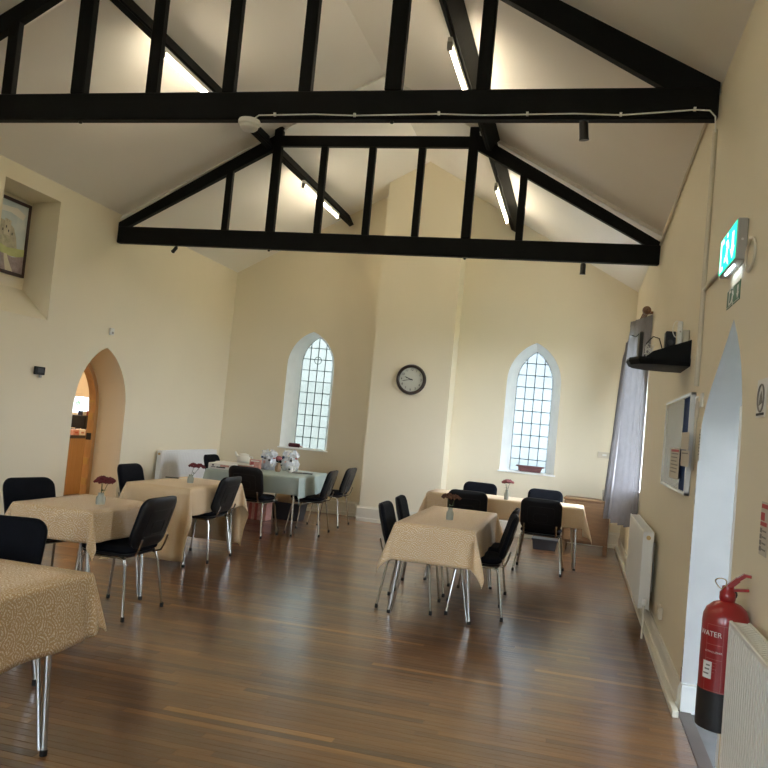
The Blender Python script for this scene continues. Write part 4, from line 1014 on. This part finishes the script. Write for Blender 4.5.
conduit('thin painted conduit below the vertical one, down past the notice board', [(XW-.009, 5.29, 1.87), (XW-.009, 5.27, 1.76), (XW-.009, 5.30, 1.60), (XW-.009, 5.29, 1.42)], .007)
conduit('short conduit branch leading to the lit exit sign', [(XW-.012, 5.33, 2.56), (XW-.012, 4.9, 2.555), (XW-.012, 4.53, 2.55)], .011)
conduit('painted pipe running along the right wall under the ceiling edge', [(XW-.016, 5.38, 3.85), (XW-.016, 7.2, 3.79), (XW-.016, 8.92, 3.72)], .012, clips=[(XW-.016, 7.2, 3.79)])
def plate(label, y_, z_, wy, hz, mat='plastic_white', d=.012, name='switch_plate', cat='switch'):
    o = thing(name, label, cat, (XW, y_, z_)); MB().bbox((-d, -wy/2, -hz/2), (-.0005, wy/2, hz/2), .003).build('plate', mat, o)
    MB().bbox((-d-.004, -wy*.15, -hz*.2), (-d+.001, wy*.15, hz*.2), .001).build('rocker', mat, o); return o
plate('white light switch at the top near corner of the notice board', 5.33, 1.86, .085, .05, name='light_switch')
plate('white printed switch plate between the notice board and the exit arch', 5.12, 1.85, .085, .085, 'paper', name='light_switch')
plate('cream junction plate halfway down beside the notice board', 5.30, 1.80, .10, .10, 'conduit')
plate('low double socket on the right wall above the skirting', 6.42, .32, .15, .09, 'conduit', .03, 'wall_socket', 'socket')
# notice board
o = thing('notice_board', 'glazed blue notice board in an aluminium frame on the right wall', 'notice board', (XW, 6.15, 1.585))
MB().box((-.018, -.72, -.31), (-.001, .72, .31)).build('backing', 'blue_felt', o)
m = MB()
for a, b, c_, d_ in ((-.742, -.72, -.33, .33), (.72, .742, -.33, .33)): m.bbox((-.034, a, c_), (-.0005, b, d_), .003)
for a, b in ((-.33, -.31), (.31, .33)): m.bbox((-.034, -.742, a), (-.0005, .742, b), .003)
m.build('frame', 'alu', o); MB().box((-.032, -.42, -.31), (-.030, .72, .31)).build('cover_glass', 'cover', o)
def notice(label, y_, z_, wy, hz, lines, mat='buff_paper', x=-.046, head=None, cat='notice'):
    o = thing('notice', label, cat, (XW+x, y_, z_)); MB().box((-.001, -wy/2, -hz/2), (.001, wy/2, hz/2)).build('sheet', mat, o)
    m = MB()
    for k in range(lines):
        zz = hz*(.32-.72*k/max(1, lines)); ww = wy*(.38-.07*((k*7) % 3)); m.box((-.0022, -ww, zz-.004), (-.0012, wy*.38, zz+.004))
    if lines: tag(m.build('print_lines', 'inkgrey', o), kind='stuff')
    if head: MB().box((-.0024, -wy*.42, hz*.38), (-.0012, wy*.42, hz*.46)).build('heading', head, o)
    return o
notice('buff printed notice with a red heading pinned low on the notice board', 5.92, 1.445, .52, .21, 6, head='redink')
notice('plain buff sheet on the near end of the notice board, upper one', 5.38, 1.60, .36, .11, 0, 'buff_paper', -.052)
notice('plain buff sheet on the near end of the notice board, lower one', 5.35, 1.49, .38, .10, 1, 'buff_paper', -.050)
notice('narrow grey printed slip on the wall between notice board and exit arch', 5.10, 1.58, .06, .19, 7, 'buff_paper', -.004)
# notices near the camera on the right wall
o = notice('white safety notice with a round symbol on the right wall near the camera', 3.49, 1.775, .17, .155, 0, 'paper', -.004)
MB().tube([(-.003, .055*math.cos(a), .055*math.sin(a)-.0) for a in [k*PI/12 for k in range(25)]], .004, 5, cap=False).build('ring_symbol', 'inkgrey', o)
flat(o, 'hand_symbol', 'inkgrey', [[(-.03, -.02), (.03, -.03), (.02, .01), (-.01, .03)]], -.0035)
flat(o, 'caption_bar', 'ink', [[(-.07, -.07), (.07, -.07), (.07, -.06), (-.07, -.06)]], -.0035)
o = notice('fire action notice with red heading, beside the near radiator', 3.29, 1.27, .12, .20, 0, 'buff_paper', -.004, 'redink')
flat(o, 'red_panel', 'redink', [[(-.05, .01), (.05, .01), (.05, .025), (-.05, .025)], [(-.01, .03), (.05, .03), (.05, .06), (-.01, .06)]], -.0035)
for k in range(4): flat(o, 'pictogram', 'inkgrey', [[(.02, -.085+.023*k), (.05, -.085+.023*k), (.05, -.068+.023*k), (.02, -.068+.023*k)], [(-.05, -.08+.023*k), (.01, -.08+.023*k), (.01, -.074+.023*k), (-.05, -.074+.023*k)]], -.0035)

# corner shelf with gadgets
o = thing('shelf', 'black rounded wall shelf high on the right wall', 'shelf', (XW, 6.09, 2.150))
pts = [(0, -.27), (-.25, -.27), (-.34, -.22), (-.40, -.10), (-.41, .05), (-.37, .18), (-.28, .27), (-.15, .30), (0, .30)]
n = len(pts)
MB().add([(a*.96, b*.96, -.03) for a, b in pts]+[(a*.985, b*.985, .022) for a, b in pts]+[(a, b, .0) for a, b in pts], [tuple(range(n))[::-1], tuple(range(n, 2*n))]+[(k, (k+1) % n, 2*n+(k+1) % n, 2*n+k) for k in range(n)]+[(2*n+k, 2*n+(k+1) % n, n+(k+1) % n, n+k) for k in range(n)]).build('shelf_board', 'black', o)
for yy in (-.262, .24): MB().add([(-.002, yy, .015), (-.30, yy, .015), (-.25, yy, .06), (-.002, yy, .155), (-.002, yy+.02, .015), (-.30, yy+.02, .015), (-.25, yy+.02, .06), (-.002, yy+.02, .155)], [(0, 1, 2, 3), (7, 6, 5, 4), (0, 4, 5, 1), (1, 5, 6, 2), (2, 6, 7, 3), (3, 7, 4, 0)]).build('side_cheek', 'black', o)
o = thing('router', 'slim black upright router at the outer end of the shelf', 'router', (.385, 6.12, 2.177), .12)
MB().bbox((-.014, -.04, 0), (.014, .04, .20), .006).build('case', 'blackmetal', o); MB().bbox((-.03, -.04, 0), (.03, .04, .012), .003).build('foot', 'blackmetal', o)
o = thing('speaker_box', 'small black box standing on the shelf, right of the router', 'speaker', (.580, 6.03, 2.177))
MB().bbox((-.035, -.05, 0), (.035, .05, .20), .005).build('case', 'shell', o); MB().lathe([(.022, 0), (.018, -.004), (.008, -.002)], 14, axis='y').build('cone', 'blackmetal', o, loc=(0, -.0515, .12))
o = thing('white_adapter', 'tall white plastic unit on the shelf between black box and wall', 'adapter', (.640, 6.0, 2.177))
MB().bbox((-.016, -.03, 0), (.016, .03, .275), .006).build('case', 'plastic_white', o); MB().lathe([(.006, 0), (.004, -.003)], 8, axis='y').build('button', 'plastic_grey', o, loc=(0, -.031, .2))
o = thing('white_box', 'square cream box fixed against the wall at the shelf', 'box', (.688, 6.0, 2.177))
MB().bbox((-.03, -.04, 0), (.014, .04, .215), .005).build('case', 'conduit', o); MB().box((-.02, -.0415, .05), (.02, -.04, .055)).build('seam', 'plastic_grey', o)
o = thing('cable', 'loose black and white cables looping behind the router on the shelf', 'cable', (0, 0, 0))
MB().tube([(.42, 6.14, 2.19), (.43, 6.12, 2.30), (.47, 6.08, 2.345), (.51, 6.06, 2.33), (.54, 6.06, 2.24)], .004, 5).build('black_lead', 'blackmetal', o)
MB().tube([(.385, 6.12, 2.38), (.35, 6.12, 2.34), (.32, 6.12, 2.35)], .0035, 5).build('black_lead', 'blackmetal', o)
rnd = random.Random(5); p = Vector((.43, 6.03, 2.18)); pl = [p]
for k in range(26): p = Vector((.44+.025*math.cos(k*1.3)+rnd.uniform(-.01, .01), 6.0+.04*math.sin(k*1.1), 2.18+.1*abs(math.sin(k*.7))*rnd.uniform(.6, 1))); pl.append(p)
MB().tube(pl, .003, 4).build('white_lead', 'plastic_white', o)
pts = [(.615+.03*math.cos(a), 5.95, 2.39+.06*math.sin(a)) for a in [k*PI/6 for k in range(10)]]; MB().tube(pts, .003, 5).build('white_lead', 'plastic_white', o)

# curtains
rail = thing('curtain_pole', 'brown curtain pole with turned finial over the right wall window', 'curtain pole', (.625, 0, 3.06))
MB().tube([(0, 9.32, 0), (0, 12.05, 0)], .016, 10).build('pole', 'oldwood', rail, smooth=True)
MB().lathe([(.016, 0), (.034, -.015), (.05, -.05), (.044, -.09), (.02, -.11), (.012, -.13)], 14, axis='y').build('finial', 'oldwood', rail, smooth=True, loc=(0, 9.33, 0))
for yy in (9.42, 11.95): MB().box((0, yy-.015, -.015), (XW-.625, yy+.015, .015)).build('wall_bracket', 'oldwood', rail)
for k in range(8): yy = 9.46+.085*k; MB().tube([(.026*math.cos(a), yy, .026*math.sin(a)-.008) for a in [q*PI/6 for q in range(13)]], .004, 5, cap=False).build('curtain_ring', 'oldwood', rail)
def curtain(y0, y1, z0, z1, folds, amp, xb_top, xb_bot, label, seed, spread=0, hug=False):
    rnd = random.Random(seed); n = folds*10; K = 22; vs = []; fs = []
    jit = [rnd.uniform(.75, 1.25) for _ in range(folds+1)]
    for j in range(K+1):
        t = j/K; z_ = z1+(z0-z1)*t
        for i in range(n+1):
            u = i/n; ph = u*folds*2*PI; a = amp*(1 if t > .05 else .6)*jit[int(u*folds)]*(.8+.5*t)
            yy = y0+(y1-y0)*u+.012*math.sin(ph*2)+spread*t*(u-.5)
            w0 = min(1, u) if hug else 1; xx = xb_top+(xb_bot-xb_top)*t; vs.append((xx+(XR-.012-xx)*(1-w0)+w0*(a*math.sin(ph)+.008*math.sin(3*t+u*7)), yy, z_+.01*math.sin(ph)*(j == K)))
    for j in range(K):
        for i in range(n): a = j*(n+1)+i; fs.append((a, a+1, a+n+2, a+n+1))
    o = thing('curtain', label, 'curtain', (0, 0, 0)); c = MB().add(vs, fs).build('drape', 'curtain', o, smooth=True, angle=80)
    top = MB(); 
    tp = [vs[i] for i in range(0, n+1)]
    top.add([(x, y_, z_+.003) for x, y_, z_ in tp]+[(x-.004, y_, z_-.06) for x, y_, z_ in tp], [(i, i+1, n+2+i, n+1+i) for i in range(n)]).build('heading_tape', 'curtain', o)
curtain(9.30, 9.98, .62, 3.02, 4, .034, .50, .47, 'grey curtain panel nearest the camera, glowing where the window is behind it', 3, hug=True)
curtain(11.45, 12.02, .52, 3.0, 6, .05, .58, .47, 'grey curtain panel at the far side of the window, by the oak cabinet', 8)

# oak cabinet in the corner
o = thing('cabinet', 'low oak cabinet with a back ledge in the far right corner', 'cabinet', (.20, 11.78, 0), -.06)
hx, hy = .31, .22
MB().bbox((-hx, -hy+.01, .13), (hx, hy, .72), .004).build('body', 'oak', o)
MB().bbox((-hx-.015, -hy-.01, .72), (hx+.015, hy+.01, .745), .005).build('top', 'oak', o)
for sx in (-1, 1):
    for sy in (-1, 1): MB().bbox((sx*hx, sy*hy, 0), (sx*(hx-.055), sy*(hy-.055), .135), .004).build('leg', 'oak', o)
for a, b in ((-hx+.02, -.155), (-.145, hx-.02)):
    d = MB().bbox((a, -hy-.006, .16), (b, -hy+.012, .70), .004).build('door', 'oak', o)
    MB().lathe([(.006, 0), (.006, -.012), (.012, -.018), (.010, -.026)], 10, axis='y').build('knob', 'brass', d, loc=((-.175 if a < -.2 else -.125), -hy-.006, .46))
    dd = MB().bbox((a+.045, -hy-.009, .21), (b-.045, -hy-.004, .65), .002).build('door_panel', 'oak', d)
o = thing('white_canister', 'small cream canister on the oak cabinet beside the curtain', 'canister', (.44, 11.74, .746)); MB().lathe([(.05, 0), (.055, .01), (.055, .13), (.045, .15), (.02, .155)], 16).build('body', 'plastic_white', o, smooth=True); MB().lathe([(.02, .155), (.015, .17), (.008, .172)], 10).build('lid_knob', 'plastic_white', o)
o = thing('dark_crate', 'dark low crate on the floor behind the long table legs', 'crate', (-.33, 11.50, 0)); MB().hexa([(-.16, -.12, 0), (.14, -.12, 0), (.14, .12, 0), (-.16, .12, 0)], [(-.18, -.14, .14), (.16, -.14, .14), (.16, .14, .14), (-.18, .14, .14)]).build('crate_body', 'tub', o); MB().bbox((-.19, -.15, .13), (.17, .15, .15), .003).build('rim', 'tub', o)
o = thing('socket_plate', 'white switch box on the back wall by the curtain', 'switch', (.40, YB, 1.37)); MB().bbox((-.10, -.03, -.045), (.10, -.001, .045), .004).build('plate', 'conduit', o); MB().bbox((-.03, -.035, -.012), (.03, -.029, .012), .001).build('rocker', 'plastic_white', o)

# left wall fittings
o = thing('thermostat', 'small black control box on the left wall beside the arched doorway', 'thermostat', (XL, 7.72, 1.76)); MB().bbox((.001, -.08, -.045), (.035, .08, .045), .006).build('case', 'shell', o); MB().bbox((.033, -.05, -.02), (.037, .05, .03), .002).build('display', 'tub', o); MB().bbox((.005, .01, -.075), (.02, .05, -.045), .003).build('sensor', 'plastic_grey', o)
o = thing('motion_sensor', 'small cream sensor on the left wall above the arched doorway', 'sensor', (XL, 9.03, 2.375)); MB().bbox((.001, -.04, -.045), (.03, .04, .045), .005).build('case', 'plastic_white', o); MB().bbox((.028, -.02, -.03), (.034, .02, 0), .002).build('lens', 'plastic_grey', o)

# painting in the recess
o = thing('painting', 'framed landscape painting of a castle on a crag, in the high recess', 'painting', (XL-.345, 7.325, 3.20)); hw, hh = .405, .415
m = MB()
for a, b, c_, d_ in ((-hw, hw, -hh, -hh+.035), (-hw, hw, hh-.035, hh), (-hw, -hw+.035, -hh, hh), (hw-.035, hw, -hh, hh)): m.bbox((-.015, a, c_), (.018, b, d_), .004)
m.build('frame', 'frame', o)
def pmat(n_, a, b, s_): 
    t = NT(n_); t.l(t.mix(t.noise(t.coord(), s_, 4, .6), a, b), t.b.inputs['Base Color']); t.b.inputs['Roughness'].default_value = .6; return t.m
def pf(name, poly, x, mt):
    n = len(poly); MB().add([(x, a, z) for a, z in poly], [tuple(range(n))]).build(name, mt, o)
e = .37
pf('painted_sky', [(-e, -.38), (e, -.38), (e, .38), (-e, .38)], .002, pmat('painted_sky', (.34, .46, .54, 1), (.85, .86, .80, 1), 5))
stone = pmat('painted_stone', (.22, .20, .15, 1), (.75, .68, .52, 1), 16)
pf('painted_castle', [(-.30, -.12), (.25, -.12), (.22, .0), (.17, .10), (.11, .13), (.10, .17), (.02, .18), (.02, .15), (-.06, .16), (-.06, .26), (-.13, .27), (-.14, .18), (-.22, .16), (-.26, .05)], .003, stone)
pf('painted_tower', [(.02, .0), (.12, .0), (.12, .17), (.10, .17), (.10, .15), (.08, .15), (.08, .17), (.06, .17), (.06, .15), (.04, .15), (.04, .17), (.02, .17)], .0034, pmat('painted_tower', (.38, .34, .26, 1), (.85, .79, .63, 1), 18))
for k, (a_, z_) in enumerate(((.05, .09), (.09, .05), (-.10, .20), (-.08, .10), (-.18, .08), (.15, .03), (.0, .05))): pf('painted_window', [(a_-.008, z_-.014), (a_+.008, z_-.014), (a_+.008, z_+.014), (a_-.008, z_+.014)], .0038, M['tub'])
pf('painted_cloud', [(-.2, .24), (.1, .26), (.3, .22), (.34, .28), (.2, .33), (-.05, .31), (-.22, .30)], .0025, M['paper'])
pf('painted_rock', [(-e, -.16), (e-.08, -.16), (.20, -.06), (.06, -.0), (-.12, -.02), (-.25, .02), (-e, -.02)], .004, pmat('painted_rock', (.22, .22, .14, 1), (.78, .72, .54, 1), 22))
pf('painted_meadow', [(-e, -.24), (e, -.20), (e, -.10), (.1, -.13), (-.1, -.09), (-e, -.10)], .005, pmat('painted_meadow', (.34, .42, .14, 1), (.74, .74, .36, 1), 12))
pf('painted_heather', [(-e, -.38), (e, -.38), (e, -.18), (.2, -.22), (.0, -.20), (-.2, -.17), (-e, -.16)], .006, pmat('painted_heather', (.15, .10, .11, 1), (.58, .48, .46, 1), 20))
pf('painted_path', [(.10, -.38), (.22, -.38), (.16, -.30), (.12, -.24), (.10, -.20), (.05, -.20), (.06, -.26), (.08, -.32)], .007, pmat('painted_path', (.60, .55, .42, 1), (.80, .75, .60, 1), 14))

# ------------------------------------------------------------------ kitchen beyond the left arch
kit = struct(link('kitchen_room', None))
MB().box((-11.2, 6.8, -.05), (xI+.0, 13.3, -.012)).build('kitchen_floor', 'kitchen_floor', kit)
MB().box((xI-.001, 8.43, -.03), (XL, 9.56, -.012)).build('doorway_floor', 'threshold', kit)
kwh = [(-9.35, 1.20), (-8.70, 1.20), (-8.70, 1.50), (-9.35, 1.50)]
wall_mesh([(-11.2, -.02), (xI, -.02), (xI, 3.2), (-11.2, 3.2)], [kwh], lambda a, z: (a, 13.2, z)).build('kitchen_wall', 'kitchen_wall', kit)
strip(kwh, kwh, lambda a, z: (a, 13.2, z), lambda a, z: (a, 13.45, z)).build('window_reveal', 'reveal', kit)
MB().box((-9.35, 13.42, 1.20), (-8.70, 13.425, 1.50)).build('pane', 'pane_clear', kit)
MB().box((-9.05, 13.40, 1.20), (-9.02, 13.44, 1.50)).build('glazing_bar', 'white', kit)
MB().box((-11.2, 6.8, -.02), (-11.15, 13.2, 3.2)).build('kitchen_wall', 'kitchen_wall', kit)
MB().box((-11.2, 6.75, -.02), (xI, 6.8, 3.2)).build('kitchen_wall', 'kitchen_wall', kit)
wall_mesh([(6.8, -.02), (13.2, -.02), (13.2, 3.2), (6.8, 3.2)], [A_i], lambda a, z: (xI-.0005, a, z)).build('kitchen_wall', 'kitchen_wall', kit)
MB().box((-11.2, 6.8, 3.2), (xI, 13.3, 3.25)).build('kitchen_ceiling', 'ceiling', kit)
portal((-9.02, 13.5, 1.35), (.65, .3), (0, -1, 0))
o = thing('ceiling_lamp', 'round kitchen ceiling lamp beyond the arched doorway', 'lamp', (-8.6, 10.2, 3.2)); MB().lathe([(.19, 0), (.20, -.02), (.19, -.03)], 24).build('lamp_base', 'plastic_white', o); MB().lathe([(.18, -.03), (.17, -.06), (.10, -.09), (.02, -.1)], 24).build('lamp_shade', 'bulb', o, smooth=True)
o = thing('kitchen_counter', 'wood panelled counter end with black worktop, through the arched doorway', 'counter', (-7.5, 11.15, 0))
MB().box((-1.0, -.42, 0), (0, .9, .865)).build('side_panel', wood('orange_panel', (.26, .14, .05, 1), (.42, .26, .11, 1), .35, (1, 10, 1)), o)
MB().bbox((-1.02, -.45, .865), (.02, .92, .91), .004).build('worktop', 'worktop', o)
o = thing('microwave', 'black microwave oven on the kitchen counter', 'microwave', (-7.74, 11.55, .912))
MB().bbox((-.18, -.36, .10), (.16, .34, .30), .008).build('case', 'shell', o); MB().bbox((.155, -.33, .12), (.168, .15, .28), .003).build('door', 'worktop', o); MB().box((.167, -.25, .15), (.17, .08, .25)).build('door_window', 'tub', o); MB().bbox((.158, .19, .13), (.17, .31, .27), .003).build('control_panel', 'tub', o)
for a in (-.3, .28):
    for b in (-.14, .12): MB().lathe([(.015, .0), (.015, .10)], 8, (b, a, 0)).build('foot', 'blackmetal', o)
rnd = random.Random(12)
for k, (a, m_) in enumerate(((10.86, 'pinkprint'), (11.02, 'book'), (11.17, 'pinkprint'), (11.33, 'redstripe'))):
    o = thing('food_packet', ['pink striped', 'white', 'pale pink', 'dark red'][k]+' food packet at the front of the kitchen counter', 'packet', (-7.51, a, .912)); MB().bbox((-.05, -.07, 0), (.04, .07, .085+.01*(k % 2)), .006).build('carton', m_, o); MB().box((.0402, -.045, .03), (.041, .03, .055)).build('print', ('redstripe', 'pinkprint', 'book', 'book')[k], o)
for k in range(6):
    mt = ('bluepot', 'plastic_white', 'redstripe', 'maroon', 'redstripe', 'pinkprint')[k]; cn = ('navy', 'white', 'bright red', 'maroon', 'brick red', 'pink')[k]
    o = thing('mug', cn+' mug on top of the microwave, place %s from the left' % ('first', 'second', 'third', 'fourth', 'fifth', 'last')[k], 'mug', (-7.72, 11.26+k*.098, 1.2125)); MB().lathe([(.032, 0), (.038, .005), (.040, .075), (.034, .075), (.03, .01)], 12).build('body', mt, o, smooth=True); MB().tube([(0, -.038, .06), (0, -.055, .05), (0, -.055, .03), (0, -.038, .02)], .004, 5).build('handle', mt, o)
for k, (a, h) in enumerate(((12.15, .25), (12.32, .20), (12.46, .3))):
    o = thing('bottle', ['dark bottle left under', 'short dark bottle in the middle under', 'taller pale bottle right under'][k]+' the kitchen window', 'bottle', (-8.35, a, .912)); MB().lathe([(.035, 0), (.04, .01), (.04, h*.6), (.015, h*.8), (.015, h)], 12).build('body', ('tub', 'bluepot', 'plastic_grey')[k], o, smooth=True); MB().lathe([(.017, h-.005), (.017, h+.02)], 10).build('cap', 'redstripe', o)
o = thing('kitchen_shelf', 'dark kitchen unit under the small window beyond the counter', 'cabinet', (-8.8, 12.61, 0)); MB().bbox((-1.0, -.5, .1), (.85, .58, .87), .004).build('body', 'oak', o); MB().bbox((-1.02, -.52, .87), (.87, .588, .91), .004).build('worktop', 'worktop', o); MB().box((-.98, -.5, 0), (.8, .55, .1)).build('plinth', 'worktop', o)

# ------------------------------------------------------------------ outside
MB_out = MB().box((-60, -60, -.30), (60, 60, -.25)).build('ground', 'grass'); struct(MB_out)
def bush(x, y, w_, h, seed, label):
    rnd = random.Random(seed); o = thing('bush', label, 'bush', (x, y, -.25)); m = MB()
    for k in range(900):
        a = rnd.random()*6.28; rr = math.sqrt(rnd.random())*w_; zz = rnd.random()*h
        sc_ = math.sqrt(max(0, 1-(zz/h)**3)); c = Vector((rr*math.cos(a)*sc_, rr*math.sin(a)*sc_*.5, zz)); q = .12
        d1 = Vector((rnd.uniform(-1, 1), rnd.uniform(-1, 1), rnd.uniform(-1, 1))).normalized()*q; d2 = d1.cross(Vector((rnd.uniform(-1, 1), rnd.uniform(-1, 1), rnd.uniform(-1, 1)))).normalized()*q*.6
        m.add([c-d1, c+d2, c+d1, c-d2], [(0, 1, 2, 3)])
    tag(m.build('foliage', 'hedge', o), kind='stuff'); MB().tube([(0, 0, 0), (.02, 0, h*.6)], [.09, .04], 7).build('stem', 'oldwood', o)
bush(-5.6, 16.6, 1.5, 2.5, 1, 'leafy green bush outside the left leaded window')
bush(-13.6, 16.5, 2.5, 2.6, 2, 'leafy green bush outside the kitchen window')
